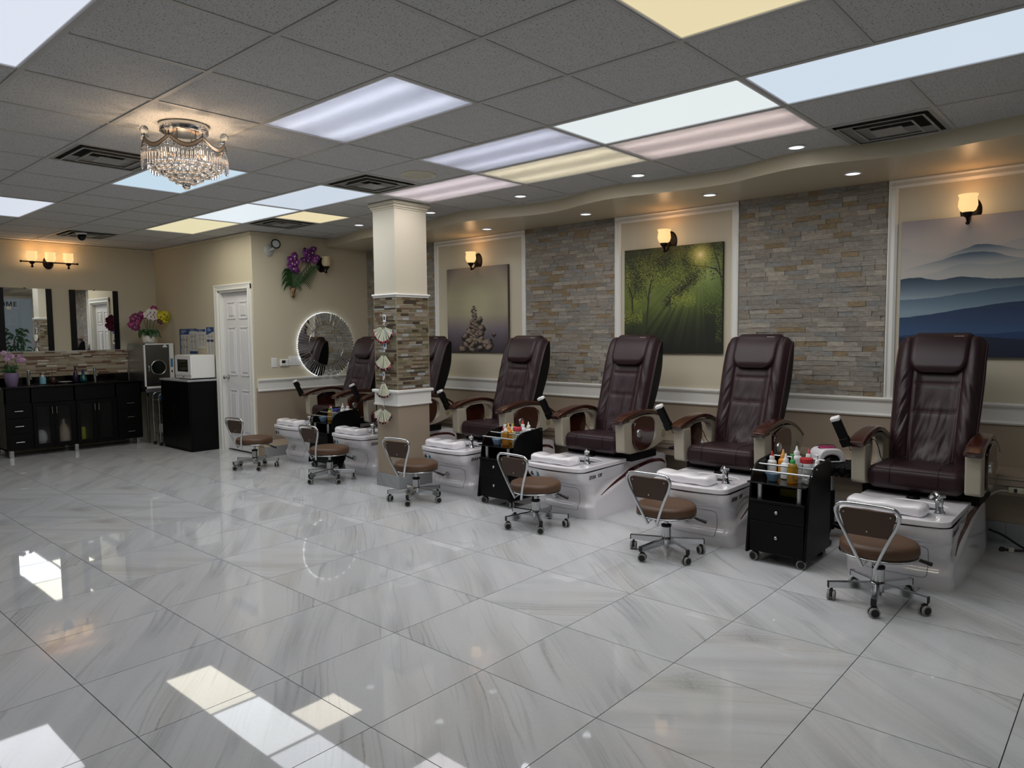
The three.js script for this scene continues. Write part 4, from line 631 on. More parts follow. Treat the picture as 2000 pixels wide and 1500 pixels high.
  SPA.basin = grid((a, b) => { const th = a * 2 * Math.PI, k = 1 - b * b * 0.65, y = 0.428 - 0.16 * Math.sin(b * Math.PI / 2); return [0.205 + 0.122 * k * Math.cos(th) * (b > 0.99 ? 0.0 : 1), y, 0.015 + 0.209 * k * Math.sin(th) * (b > 0.99 ? 0.0 : 1)]; }, 48, 12, true);
  // front access panel, lying on the curved front
  const fp = (v, y, e) => { const a = F(y) + rc, w = W(a, y) - rc, q = 1 - Math.min(1, (v / w) ** 2); return [F(y) - (0.012 + 0.028 * sstep(0.27, 0.34, y)) * q - e, y, v]; };
  const patch = (v0, v1, y0, y1, e, rcut) => grid((a, b) => { let v = lerp(v0, v1, a), y = lerp(y0, y1, b); const cv = (v0 + v1) / 2, hw = (v1 - v0) / 2, cy = (y0 + y1) / 2, hh = (y1 - y0) / 2; const dx = Math.abs(v - cv) - (hw - rcut), dy = Math.abs(y - cy) - (hh - rcut); if (dx > 0 && dy > 0) { const m = Math.max(dx, dy), l = Math.hypot(dx, dy); const f = m / l; v = cv + Math.sign(v - cv) * (hw - rcut + dx * f); y = cy + Math.sign(y - cy) * (hh - rcut + dy * f); } return fp(v, y, e); }, 24, 24);
  SPA.seam = patch(-0.17, 0.17, 0.068, 0.252, 0.0012, 0.03); SPA.panel = patch(-0.1675, 0.1675, 0.0705, 0.2495, 0.002, 0.028);
  SPA.fp = fp; SPA.W = W; SPA.S = S;
  // footrest pillow
  SPA.foot = grid((a, b) => { const th = a * 2 * Math.PI, v = lerp(-0.262, 0.175, b), endk = Math.pow(Math.sin(Math.PI * Math.min(0.5, Math.min(b, 1 - b) * 6 + 0.0001)), 0.5), bump = 0.006 * Math.sin(b * Math.PI * 5); const ex = 0.082 * endk, ey = (0.036 + bump * 0.6) * endk, c = Math.cos(th), s = Math.sin(th); return [-0.055 + ex * Math.sign(c) * Math.pow(Math.abs(c), 0.6), 0.466 + ey * Math.sign(s) * Math.pow(Math.abs(s), 0.6), v]; }, 36, 40, true);
  // ---------------- seat and back
  const wr = (a, b, s) => fbm(a, b, s, 3);
  SPA.seat = (() => { const g = rbox2(0.355, 0.87, 0.475, 0.622, -0.268, 0.268, 0.05, 6); const p = g.attributes.position; for (let i = 0; i < p.count; i++) { const x = p.getX(i), y = p.getY(i), z = p.getZ(i); if (y > 0.6) p.setY(i, y + 0.012 * Math.cos(z / 0.268 * 1.4) - 0.02 * sstep(0.5, 0.85, x)); if (x < 0.4) p.setX(i, x - 0.016 * sstep(0.62, 0.52, y) * 0 - 0.012 * Math.cos(z / 0.268 * 1.3)); } g.computeVertexNormals(); return uvBox(g, 0.35); })();
  const seatLine = (v) => tube([[0.40, 0.476, v], [0.352, 0.51, v], [0.343, 0.56, v], [0.357, 0.605, v], [0.40, 0.633, v], [0.55, 0.632, v], [0.8, 0.615, v]], 0.0022, 40, 5);
  SPA.seatSeam = [seatLine(-0.135), seatLine(0.135)];
  const spine = new THREE.SplineCurve([[0.765, 0.585], [0.79, 0.66], [0.83, 0.78], [0.89, 0.95], [0.935, 1.09], [0.975, 1.21], [1.02, 1.32], [1.06, 1.385], [1.105, 1.412], [1.15, 1.405]].map((p) => new THREE.Vector2(...p)));
  const hwTab = smoothTable([[0, 0.245], [0.2, 0.258], [0.5, 0.27], [0.75, 0.27], [0.88, 0.268], [0.96, 0.258], [1, 0.24]]);
  const backPt = (s, w, off = 0) => { // s up the spine, w -1..1 across; off: lift along the outward normal
    const p = spine.getPoint(s), tg = spine.getTangent(s), nx = -tg.y, ny = tg.x, hw = interp(hwTab, s), a = Math.abs(w);
    const bol = 0.042 * Math.exp(-(((a - 0.74) / 0.2) ** 2)) * sstep(0.02, 0.2, s) * sstep(1.02, 0.8, s), edge = -0.03 * sstep(0.84, 1.0, a), mid = -0.012 * sstep(0.5, 0.3, a) * sstep(0.05, 0.2, s) * sstep(0.85, 0.7, s);
    const folds = 0.024 * wr(w * 2.2 + 5, s * 15 + a * 7, 3) * sstep(0.52, 0.66, a) * sstep(0.98, 0.9, a) * sstep(0.6, 0.35, s) + 0.022 * wr(w * 2.4 + 2 + s * 2, s * 5 - w * 2.5, 8) * sstep(0.5, 0.36, a) * sstep(0.5, 0.25, s) * sstep(0, 0.05, s);
    const groove = -0.009 * Math.exp(-(((a - 0.53) / 0.035) ** 2)) * sstep(0.9, 0.8, s);
    const cross = -0.006 * (Math.exp(-(((s - 0.47) / 0.01) ** 2)) + Math.exp(-(((s - 0.32) / 0.01) ** 2))) * sstep(0.53, 0.45, a);
    const d = bol + edge + mid + folds + groove + cross + off; return [p.x + nx * d, p.y + ny * d, w * hw];
  };
  SPA.back = (() => { const g = grid((a, b) => backPt(b, lerp(-1, 1, a)), 96, 110); const uv = g.attributes.uv; for (let i = 0; i < uv.count; i++) uv.setXY(i, uv.getX(i) * 1.6, uv.getY(i) * 2.6); return g; })();
  const line = (f, k = 40) => tube(Array.from({ length: k }, (_, i) => f(i / (k - 1))), 0.0018, k * 2, 5);
  SPA.backSeam = [line((t) => backPt(lerp(0.03, 0.8, t), -0.53, 0.002)), line((t) => backPt(lerp(0.03, 0.8, t), 0.53, 0.002)), line((t) => backPt(0.47, lerp(-0.52, 0.52, t), 0.003), 16), line((t) => backPt(0.32, lerp(-0.52, 0.52, t), 0.003), 16)];
  SPA.piping = [line((t) => backPt(lerp(0.0, 0.97, t), 0.97, 0.004)), line((t) => backPt(lerp(0.0, 0.97, t), -0.97, 0.004))];
  // black moulded rear shell, closed round the edges
  const rear = new THREE.SplineCurve([[0.87, 0.56], [0.965, 0.68], [1.05, 0.82], [1.135, 1.0], [1.18, 1.14], [1.19, 1.25], [1.185, 1.33], [1.175, 1.385], [1.16, 1.403], [1.15, 1.405]].map((p) => new THREE.Vector2(...p)));
  SPA.shell = grid((a, b) => { const w = lerp(-1, 1, a), hw = interp(hwTab, b), e = backPt(b, Math.sign(w) || 1), q = rear.getPoint(b), k = Math.pow(1 - Math.pow(Math.abs(w), 10), 0.4); return [lerp(e[0], q.x, k), lerp(e[1], q.y, k), w * hw * (1 - 0.03 * (1 - k))]; }, 40, 60);
  SPA.foldBase = grid((a, b) => { const w = lerp(-1, 1, a), e = backPt(0, w), q = rear.getPoint(0); return [lerp(e[0], q.x, b), lerp(e[1], q.y, b), w * 0.245]; }, 20, 6);
  // head pad draped over the top
  const padPt = (a, b, lift) => { // b: 0 at the lower front edge, 1 behind the top
    const s = lerp(0.535, 0.985, b), half = 0.66 * (b < 0.2 ? lerp(0.55, 1, Math.sqrt(1 - (1 - Math.min(1, b / 0.2)) ** 2)) : 1) + 0.05 * b, w = lerp(-half, half, a); const m = backPt(s, 0); const e = Math.min(1, Math.min(a, 1 - a) * 12, b * 14 + 0.15); const p = spine.getPoint(s), tg = spine.getTangent(s), hw = interp(hwTab, s); const d = 0.016 + lift * Math.sqrt(e); return [p.x - tg.y * d, p.y + tg.x * d, w * hw]; };
  SPA.pad = (() => { const g = merge([grid((a, b) => padPt(a, b, 0.034), 40, 34), grid((a, b) => padPt(1 - a, b, 0.0), 40, 34)]); return g; })();
  SPA.padEdge = line((t) => { const q = t * 3; if (q < 1) return padPt(0, 1 - q, 0.022); if (q < 2) return padPt(q - 1, 0, 0.03); return padPt(1, q - 2, 0.022); }, 70);
  SPA.padPt = padPt;
  // ---------------- arms
  SPA.post = (() => { const s = roundPoly([[0.345, 0.50], [0.475, 0.478], [0.455, 0.745], [0.333, 0.745]], [0.02, 0.015, 0.01, 0.012]); return extrude(s, 0.085, 0.008).translate(0, 0, 0.275); })();
  SPA.cheek = (() => { const s = roundPoly([[0.44, 0.478], [0.78, 0.478], [1.03, 0.545], [1.125, 0.625], [1.1, 0.70], [0.92, 0.768], [0.70, 0.79], [0.44, 0.765]], [0.01, 0.1, 0.08, 0.05, 0.05, 0.1, 0.1, 0.01]); const hole = new THREE.Path(Array.from({ length: 40 }, (_, k) => { const a = -k / 40 * 2 * Math.PI, c = Math.cos(a), q = Math.sin(a); return new THREE.Vector2(0.66 + 0.205 * Math.sign(c) * Math.abs(c) ** 0.7, 0.648 + 0.118 * Math.sign(q) * Math.abs(q) ** 0.7); })); s.holes.push(hole); return extrude(s, 0.05, 0.005, 20).translate(0, 0, 0.30); })();
  SPA.oval = (() => { const s = roundPoly([[0.475, 0.735], [0.455, 0.60], [0.52, 0.50], [0.64, 0.488], [0.76, 0.53], [0.81, 0.64], [0.79, 0.765], [0.61, 0.785]], 0.07); return uvBox(extrude(s, 0.022, 0.006, 10).translate(0, 0, 0.352), 0.5); })();
  SPA.disc = lathe([[0, 0.006], [0.018, 0.006], [0.03, 0.012], [0.034, 0.01], [0.035, 0]], 28).rotateX(Math.PI / 2).translate(0.545, 0.645, 0.374);
  SPA.plate = lathe([[0, 0.003], [0.034, 0.003], [0.036, 0]], 28).rotateX(Math.PI / 2).translate(0.985, 0.60, 0.35);
  SPA.bolt = [cyl(0.009, 0.009, 0.006, 0, 0, 0, 12).rotateX(Math.PI / 2).translate(1.06, 0.66, 0.35), cyl(0.007, 0.007, 0.006, 0, 0, 0, 12).rotateX(Math.PI / 2).translate(0.485, 0.735, 0.36)];
  SPA.armrest = (() => { const c = new THREE.SplineCurve([[0.29, 0.752], [0.36, 0.778], [0.46, 0.80], [0.58, 0.815], [0.7, 0.817], [0.82, 0.80], [0.93, 0.765], [1.03, 0.72], [1.115, 0.668]].map((p) => new THREE.Vector2(...p)));
    const cs = roundPoly([[-0.5, -0.5], [0.5, -0.5], [0.5, 0.5], [-0.5, 0.5]], 0.3).getPoints(5), m = cs.length;
    const g = grid((a, b0) => { const end = b0 < 1e-6 || b0 > 1 - 1e-6, b = Math.min(1, Math.max(0, (b0 * 50 - 1) / 48)), k = Math.round(a * (m)) % m, q = end ? { x: 0, y: 0 } : cs[k], p = c.getPoint(b), tg = c.getTangent(b), ww = lerp(0.098, 0.06, sstep(0.25, 0.8, b)), hh = 0.036; return [p.x - tg.y * q.y * hh, p.y + tg.x * q.y * hh, 0.322 + q.x * ww]; }, m, 50, true);
    const u2 = g.attributes.uv; for (let i = 0; i < u2.count; i++) u2.setXY(i, u2.getY(i) * 1.6, u2.getX(i) * 0.5); return g; })();
  SPA.mech = [rbox2(0.46, 0.95, 0.412, 0.476, -0.2, 0.2, 0.01), rbox2(0.5, 0.9, 0.405, 0.47, -0.335, 0.335, 0.01)];
  // remote control in its holder on the far arm
  SPA.holder = merge([rbx(0.04, 0.17, 0.055, 0.006, 0, 0.075, 0), rbx(0.05, 0.06, 0.06, 0.008, 0, 0.0, 0), rbx(0.03, 0.05, 0.03, 0.006, 0.025, 0.12, 0.0)]);
  SPA.remote = merge([rbx(0.046, 0.028, 0.06, 0.01, 0, 0.168, 0)]);
}
const mirrorZ = (g) => { const h = g.clone().scale(1, 1, -1); if (h.index) { const a = h.index.array; for (let i = 0; i < a.length; i += 3) { const t = a[i]; a[i] = a[i + 1]; a[i + 1] = t; } } else { for (const k of Object.keys(h.attributes)) { const at = h.attributes[k], s = at.itemSize; for (let i = 0; i < at.count; i += 3) for (let q = 0; q < s; q++) { const t = at.array[i * s + q]; at.array[i * s + q] = at.array[(i + 1) * s + q]; at.array[(i + 1) * s + q] = t; } } } return h; };
const stickerMat = col(0x9fc4cf, 0.5), inkMat = col(0x14181a, 0.5), logoMat = col(0x3a1518, 0.4);
const shared = { post: [SPA.post, mirrorZ(SPA.post)], cheek: [SPA.cheek, mirrorZ(SPA.cheek)], oval: [SPA.oval, mirrorZ(SPA.oval)], disc: [SPA.disc, mirrorZ(SPA.disc)], plate: [SPA.plate, mirrorZ(SPA.plate)], bolt: [merge(SPA.bolt), mirrorZ(merge(SPA.bolt))], arm: [SPA.armrest, mirrorZ(SPA.armrest)] };
const tubBody = merge([SPA.body, SPA.cap]), stripeGeo = SPA.stripe, padGeo = SPA.pad, mechGeo = merge(SPA.mech), backSeams = SPA.backSeam, seatSeams = SPA.seatSeam, pipings = SPA.piping;
const logoG = (() => { // stylised maker's mark: three bars for the first letter, then the rest
  const bars = []; for (let k = 0; k < 3; k++) bars.push(bx(0.03, 0.0055, 0.0012, -0.083 + k * -0.002, 0.0115 - k * 0.0115, 0)); bars.push(bx(0.0055, 0.0285, 0.0012, -0.07, 0, 0));
  return merge([...bars, label3d('DA', 0.028).translate(-0.034, 0, 0), label3d('128', 0.028).translate(0.05, 0, 0)]); })();
const logoOnTub = (() => { const g = logoG.clone(), p = g.attributes.position; for (let i = 0; i < p.count; i++) { const u = 0.045 + p.getX(i), y = 0.352 + p.getY(i); p.setXYZ(i, u, y, SPA.W(u, y) + 0.0016 + p.getZ(i)); } g.computeVertexNormals(); return g; })();
function spaChair(num, z, label) {
  const t = thing('pedicure_chair', label, 'pedicure chair', [4.585, 0, z], 0, 'maroon leather pedicure spa chairs');
  const tub = obj('tub', tubBody, M.whiteGloss, t);
  obj('rim', SPA.rim, M.whiteGloss, tub); obj('rim_gasket', SPA.gasket, M.rubber, tub); obj('basin', SPA.basin, M.whiteGloss, tub);
  stripeGeo.forEach((g) => obj('stripe', g, M.maroon, tub));
  obj('panel_gap', SPA.seam, M.rubber, tub); obj('access_panel', SPA.panel, M.whiteGloss, tub);
  const jx = SPA.fp(-0.06, 0.165, 0.0), jet = obj('jet_knob', [lathe([[0, 0.035], [0.018, 0.034], [0.02, 0.03], [0.02, 0.006], [0.03, 0.004], [0.031, 0]], 24).rotateZ(Math.PI / 2)], M.chrome, tub); jet.position.set(jx[0] - 0.001, jx[1], jx[2]);
  const em = obj('emblem', [lathe([[0, 0.005], [0.016, 0.005], [0.019, 0.007], [0.023, 0.006], [0.024, 0]], 28).rotateZ(Math.PI / 2)], M.steel, tub), ep = SPA.fp(-0.2, 0.35, 0.0); em.position.set(ep[0] + 0.002, ep[1], ep[2]); em.rotation.y = 0.25;
  obj('emblem_mark', [new THREE.TorusGeometry(0.011, 0.003, 6, 20).rotateY(Math.PI / 2).translate(-0.006, 0, 0), bx(0.002, 0.022, 0.004, -0.006, 0, 0)], M.black, em);
  const sp = SPA.fp(-0.125, 0.352, 0.003), st = obj('number_sticker', rbx(0.001, 0.052, 0.042, 0.0004), stickerMat, tub); st.position.set(...sp); st.rotation.y = 0.14;
  obj('number', label3d(String(num), 0.03).rotateY(-Math.PI / 2).translate(-0.0008, 0, 0), inkMat, st);
  for (const sg of [1]) { obj('logo', logoOnTub, logoMat, tub); }
  obj('footrest', SPA.foot, M.whiteGloss, t);
  const fc = obj('faucet', [lathe([[0, 0], [0.02, 0], [0.02, 0.012], [0.014, 0.02], [0.013, 0.05], [0.016, 0.056], [0.014, 0.066], [0, 0.07]], 20), tube([[0, 0.03, 0], [-0.01, 0.06, 0.0], [0.02, 0.085, 0], [0.055, 0.07, 0]], 0.011, 20, 10), rbx(0.02, 0.012, 0.03, 0.005, -0.02, 0.075, 0)], M.chrome, t); fc.position.set(0.03, 0.428, 0.212); fc.rotation.set(0, 0.7, -0.18); fc.scale.setScalar(1.45);
  obj('drain_cap', [lathe([[0, 0.022], [0.03, 0.022], [0.036, 0.016], [0.037, 0]], 28)], M.black, t).position.set(0.375, 0.43, 0.0); obj('drain_ring', new THREE.TorusGeometry(0.038, 0.004, 8, 32).rotateX(Math.PI / 2).translate(0.375, 0.433, 0), M.steel, t);
  obj('seat_mount', mechGeo, M.blackMatte, t);
  const seat = obj('seat', SPA.seat, M.leather, t); seatSeams.forEach((g) => obj('seam', g, M.leatherDark, seat));
  const back = obj('backrest', SPA.back, M.leather, t); backSeams.forEach((g) => obj('seam', g, M.seam, back)); pipings.forEach((g) => obj('piping', g, M.seam, back)); obj('shell', [SPA.shell, SPA.foldBase], M.blackMatte, back);
  const pad = obj('head_pad', padGeo, M.leather, t); obj('piping', SPA.padEdge, M.leatherDark, pad);
  const bm = obj('brand_mark', [0, 1, 2, 3, 4].map((k) => bx(0.009, 0.001, 0.0045, 0.012 * k - 0.024, 0, 0)), col(0xb9b0ac), pad); const q = SPA.padPt(0.78, 0.62, 0.0345); bm.position.set(q[0], q[1] + 0.001, q[2]); bm.rotation.set(0, Math.PI / 2, 0); bm.rotateX(-0.9);
  for (const k of [0, 1]) {
    obj('arm_post', shared.post[k], M.beige, t); const ck = obj('arm_cheek', shared.cheek[k], M.beige, t); obj('round_plate', shared.plate[k], M.olive, ck); obj('bolt', shared.bolt[k], M.steel, ck);
    const ov = obj('side_panel', shared.oval[k], M.wood, t); obj('disc', shared.disc[k], M.satin, ov); obj('armrest', shared.arm[k], M.wood, t);
  }
  const h = obj('remote_holder', SPA.holder, M.black, t); h.position.set(0.30, 0.765, -0.385); h.rotation.set(-0.32, 0, 0.32); obj('remote', SPA.remote, M.plastic, h);
  obj('remote_cable', tube([[0.30, 0.79, -0.372], [0.33, 0.72, -0.368], [0.40, 0.70, -0.37], [0.46, 0.76, -0.36], [0.56, 0.76, -0.29], [0.66, 0.70, -0.282], [0.74, 0.62, -0.285], [0.78, 0.58, -0.275]], 0.0028, 60, 6), M.rubber, t);
  return t;
}
spaChair(1, -1.06, 'rightmost maroon pedicure chair, in front of the blue mountain picture');
spaChair(2, -2.35, 'second maroon pedicure chair from the right, marked number 2');
spaChair(3, -3.52, 'third maroon pedicure chair from the right, marked number 3');
spaChair(4, -4.82, 'maroon pedicure chair just right of the column, marked number 4');
spaChair(5, -6.28, 'maroon pedicure chair half hidden behind the column, marked number 5');
spaChair(6, -7.46, 'maroon pedicure chair beside the round mirror, marked number 6');

// ================================================================ ROLLING STOOLS (local: faces +x)
const casterParts = { fork: merge([rbx(0.03, 0.02, 0.016, 0.004, 0.0, 0.052, 0), rbx(0.012, 0.05, 0.008, 0.003, 0, 0.035, 0), new THREE.SphereGeometry(0.0275, 14, 10, 0, Math.PI * 2, 0, Math.PI / 2).scale(1, 1, 0.35).translate(0, 0.03, 0), cyl(0.006, 0.006, 0.025, 0.0, 0.05, 0, 10)]), tyre: (s) => lathe([[0.0195, 0.007], [0.026, 0.007], [0.0275, 0.004], [0.0275, -0.004], [0.026, -0.007], [0.0195, -0.007]], 22).rotateX(Math.PI / 2).translate(0, 0.0275, s * 0.014), hub: (s) => cyl(0.0205, 0.0205, 0.0158, 0, -0.0079, 0, 18).rotateX(Math.PI / 2).translate(0, 0.0275, s * 0.014) };
const casterTyres = merge([casterParts.tyre(1), casterParts.tyre(-1)]), casterHubs = merge([casterParts.hub(1), casterParts.hub(-1)]), casterDark = merge([casterParts.fork]);
function caster(parent, x, z, turn) { const c = obj('caster', casterDark, M.rubber, parent); c.position.set(x, 0, z); c.rotation.y = turn; obj('tyre', casterTyres, M.tyre, c); obj('wheel_hub', casterHubs, M.rubber, c); return c; }
const ST = {
  cushion: lathe([[0, 0.358], [0.12, 0.358], [0.168, 0.354], [0.188, 0.345], [0.196, 0.328], [0.197, 0.30], [0.192, 0.288], [0, 0.286]], 56),
  ring: lathe([[0.18, 0.278], [0.196, 0.276], [0.2, 0.282], [0.197, 0.288], [0.18, 0.288]], 56), pan: merge([bx(0.16, 0.012, 0.12, 0.0, 0.272, 0), cyl(0.03, 0.03, 0.03, 0, 0.245, 0, 20)]),
  column: lathe([[0, 0.045], [0.02, 0.045], [0.02, 0.115], [0.034, 0.115], [0.034, 0.118], [0.031, 0.122], [0.031, 0.19], [0.029, 0.194], [0.0285, 0.2], [0, 0.2]], 26), piston: cyl(0.014, 0.014, 0.06, 0, 0.2, 0, 16), boot: lathe([[0.029, 0.192], [0.033, 0.192], [0.033, 0.207], [0.016, 0.212]], 24),
  hub: lathe([[0, 0.068], [0.036, 0.068], [0.04, 0.074], [0.04, 0.108], [0.038, 0.124], [0, 0.126]], 26),
  leg: (() => { const s = roundPoly([[0.03, 0.072], [0.03, 0.118], [0.252, 0.102], [0.252, 0.068]], 0.003); return extrude(s, 0.026, 0.003, 2).translate(0, 0, -0.013); })(), cap: rbx(0.006, 0.036, 0.028, 0.002, 0.253, 0.085, 0), lever: merge([tube([[0.04, 0.266, 0.06], [0.08, 0.26, 0.14], [0.10, 0.245, 0.20]], 0.005, 16, 6), rod([0.09, 0.253, 0.17], [0.11, 0.233, 0.235], 0.0085, 8, 0.011)]),
  frame: tube([[-0.19, 0.245, 0.032], [-0.213, 0.324, 0.064], [-0.232, 0.418, 0.105], [-0.245, 0.511, 0.147], [-0.251, 0.554, 0.153], [-0.2545, 0.579, 0.133], [-0.2555, 0.586, 0.100], [-0.2555, 0.588, 0.000], [-0.2555, 0.586, -0.100], [-0.2545, 0.579, -0.133], [-0.251, 0.554, -0.153], [-0.245, 0.511, -0.147], [-0.232, 0.418, -0.105], [-0.213, 0.324, -0.064], [-0.19, 0.245, -0.032]], 0.0095, 140, 12),
  bracket: merge([rod([-0.192, 0.25, 0.035], [-0.165, 0.279, 0.0], 0.005, 8), rod([-0.192, 0.25, -0.035], [-0.165, 0.279, 0.0], 0.005, 8)]),
};
const padShape = roundPoly([[-0.142, 0.56], [0.142, 0.56], [0.102, 0.42], [-0.102, 0.42]], [0.04, 0.04, 0.006, 0.006]);
ST.padFront = (() => { const g = extrude(padShape, 0.022, 0.005); const p = g.attributes.position; for (let i = 0; i < p.count; i++) { const sx = p.getX(i), y = p.getY(i), z = p.getZ(i); p.setXYZ(i, -0.232 - (y - 0.43) * 0.12 + z + 0.002, y, sx); } g.computeVertexNormals(); return g; })();
ST.padBack = (() => { const g = extrude(padShape, 0.005, 0.001); const p = g.attributes.position; for (let i = 0; i < p.count; i++) { const sx = p.getX(i), y = p.getY(i), z = p.getZ(i); p.setXYZ(i, -0.232 - (y - 0.43) * 0.12 - z + 0.002, y, sx); } g.computeVertexNormals(); return g; })();
ST.screws = [[0.113, 0.538], [-0.113, 0.538], [0, 0.447]].map(([z, y]) => new THREE.SphereGeometry(0.0055, 10, 8).translate(-0.236 - (y - 0.43) * 0.12, y, z));
function stool(at, turn, label, spin, casterTurn) {
  const t = thing('rolling_stool', label, 'stool', at, turn, 'brown rolling stools with chrome bases');
  obj('seat_cushion', ST.cushion, M.brown, t); obj('seat_ring', ST.ring, M.chrome, t); obj('seat_plate', ST.pan, M.steel, t); obj('gas_column', ST.column, M.chrome, t); obj('piston', ST.piston, M.satin, t); obj('rubber_boot', ST.boot, M.rubber, t); obj('hub', ST.hub, M.chrome, t); obj('height_lever', ST.lever, M.rubber, t);
  obj('back_frame', ST.frame, M.chrome, t); obj('frame_bracket', ST.bracket, M.chrome, t);
  const pad = obj('back_pad', ST.padFront, M.brown, t); obj('back_board', ST.padBack, M.padBack, pad); for (const s of ST.screws) obj('screw', s, M.steel, pad);
  for (let k = 0; k < 5; k++) { const a = spin + k * Math.PI * 2 / 5; const l = obj('leg', ST.leg, M.chrome, t); l.rotation.y = a; obj('end_cap', ST.cap, M.rubber, l); caster(t, 0.236 * Math.cos(a), -0.236 * Math.sin(a), casterTurn[k % casterTurn.length] ); }
  return t;
}
const ca = [[2.2, -0.6, 1.1, 2.7, 0.2], [1.9, -0.4, 0.9, 2.4, 0.4], [2.4, -0.9, 1.3, 2.5, 0.1]];
stool([4.175, 0, -1.05], 0.0, 'brown rolling stool in front of the rightmost pedicure chair', 3.316, ca[0]);
stool([4.195, 0, -2.36], 0.03, 'brown rolling stool left of the nearest black trolley', 2.93, ca[1]);
stool([4.19, 0, -3.49], -0.06, 'brown rolling stool overlapping the middle black trolley', 2.79, ca[2]);
stool([4.165, 0, -4.86], 0.12, 'brown rolling stool in front of the column and chair number 4', 3.56, ca[0]);
stool([4.18, 0, -6.22], 0.05, 'brown rolling stool left of the column in front of chair number 5', 3.14, ca[1]);
stool([4.05, 0, -7.49], 0.12, 'brown rolling stool nearest the white panelled door', 3.0, ca[2]);
// ================================================================ BOTTLES AND TROLLEYS
const clearPlastic = mat(0xe4eaea, 0.35, 0, { transmission: 0.45, thickness: 0 }), frostWhite = mat(0xd9dcdc, 0.45), clearJar = mat(0xeef2f4, 0.08, 0, { transmission: 0.85, thickness: 0, ior: 1.45 });
function squeeze(at, r0, h0, body, capc, tipc, label, category = 'bottle', group) { // round bottle with shoulder, screw cap and pointed tip
  const r = r0 * 1.06, h = h0 * 0.8;
  const t = thing('squeeze_bottle', label, category, at, 0, group);
  obj('body', lathe([[0, 0], [r * 0.94, 0], [r, 0.006], [r, h * 0.82], [r * 0.85, h * 0.93], [r * 0.45, h * 0.99], [0.42 * r, h]], 24), body, t);
  obj('cap', lathe([[r * 0.52, h * 0.97], [r * 0.56, h], [r * 0.54, h + 0.022], [r * 0.3, h + 0.026]], 20), col(capc), t);
  obj('nozzle', lathe([[r * 0.36, h + 0.024], [r * 0.28, h + 0.034], [r * 0.14, h + 0.056], [0, h + 0.06]], 16), col(tipc), t); return t;
}
function pump(at, r, h0, body, headc, label, square = false, turn = 0.7) {
  const h = h0 * 0.86;
  const t = thing('pump_bottle', label, 'pump bottle', at, turn);
  obj('body', square ? rbx(r * 1.9, h, r * 1.3, 0.008, 0, h / 2, 0, 3) : lathe([[0, 0], [r * 0.94, 0], [r, 0.006], [r, h * 0.78], [r * 0.8, h * 0.92], [r * 0.42, h]], 24), body, t);
  obj('collar', lathe([[r * 0.5, h - 0.004], [r * 0.52, h + 0.016], [r * 0.3, h + 0.022], [0, h + 0.022]], 18), col(headc), t);
  obj('pump_head', [cyl(0.005, 0.005, 0.03, 0, h + 0.018, 0, 10), rbx(0.04, 0.01, 0.016, 0.004, 0.01, h + 0.05, 0), rod([0.028, h + 0.05, 0], [0.04, h + 0.04, 0], 0.0035)], col(headc), t); return t;
}
function jar(at, r, h, lidc, label, fill) {
  const t = thing('storage_jar', label, 'jar', at);
  obj('body', rbx(r * 2, h, r * 1.9, 0.016, 0, h / 2, 0, 4), clearJar, t); obj('lid', [lathe([[0, h + 0.03], [r * 0.82, h + 0.03], [r * 0.9, h + 0.026], [r * 0.9, h], [r * 0.8, h - 0.002]], 28)], col(lidc, 0.35), t);
  if (fill) { const l = []; for (let k = 0; k < 6; k++) l.push(tube([[rr(-0.6, 0.6) * r, 0.012 + k * h * 0.09, -0.5 * r], [rr(-0.6, 0.6) * r, 0.02 + k * h * 0.1, 0.1 * r], [rr(-0.6, 0.6) * r, 0.014 + k * h * 0.09, 0.6 * r]], r * 0.24, 12, 8)); obj('cotton', l, col(0xe6e4de, 0.9), t); }
}
function bowl(at, label) { const t = thing('plastic_bowl', label, 'bowl', at); obj('bowl_wall', lathe([[0, 0.002], [0.028, 0.0], [0.03, 0.004], [0.047, 0.05], [0.05, 0.053], [0.045, 0.051], [0.029, 0.008], [0, 0.006]], 28), mat(0x7b9bb4, 0.35, 0, { transmission: 0.25, thickness: 0 }), t); }
const trol = {
  side: (() => { const s = roundPoly([[-0.005, 0.06], [0.055, 0.5], [0.085, 0.595], [0.17, 0.635], [0.44, 0.655], [0.44, 0.06]], [0.004, 0.05, 0.05, 0.06, 0.02, 0.004]); return extrude(s, 0.016, 0.002); })(),
  wheel: 0,
};
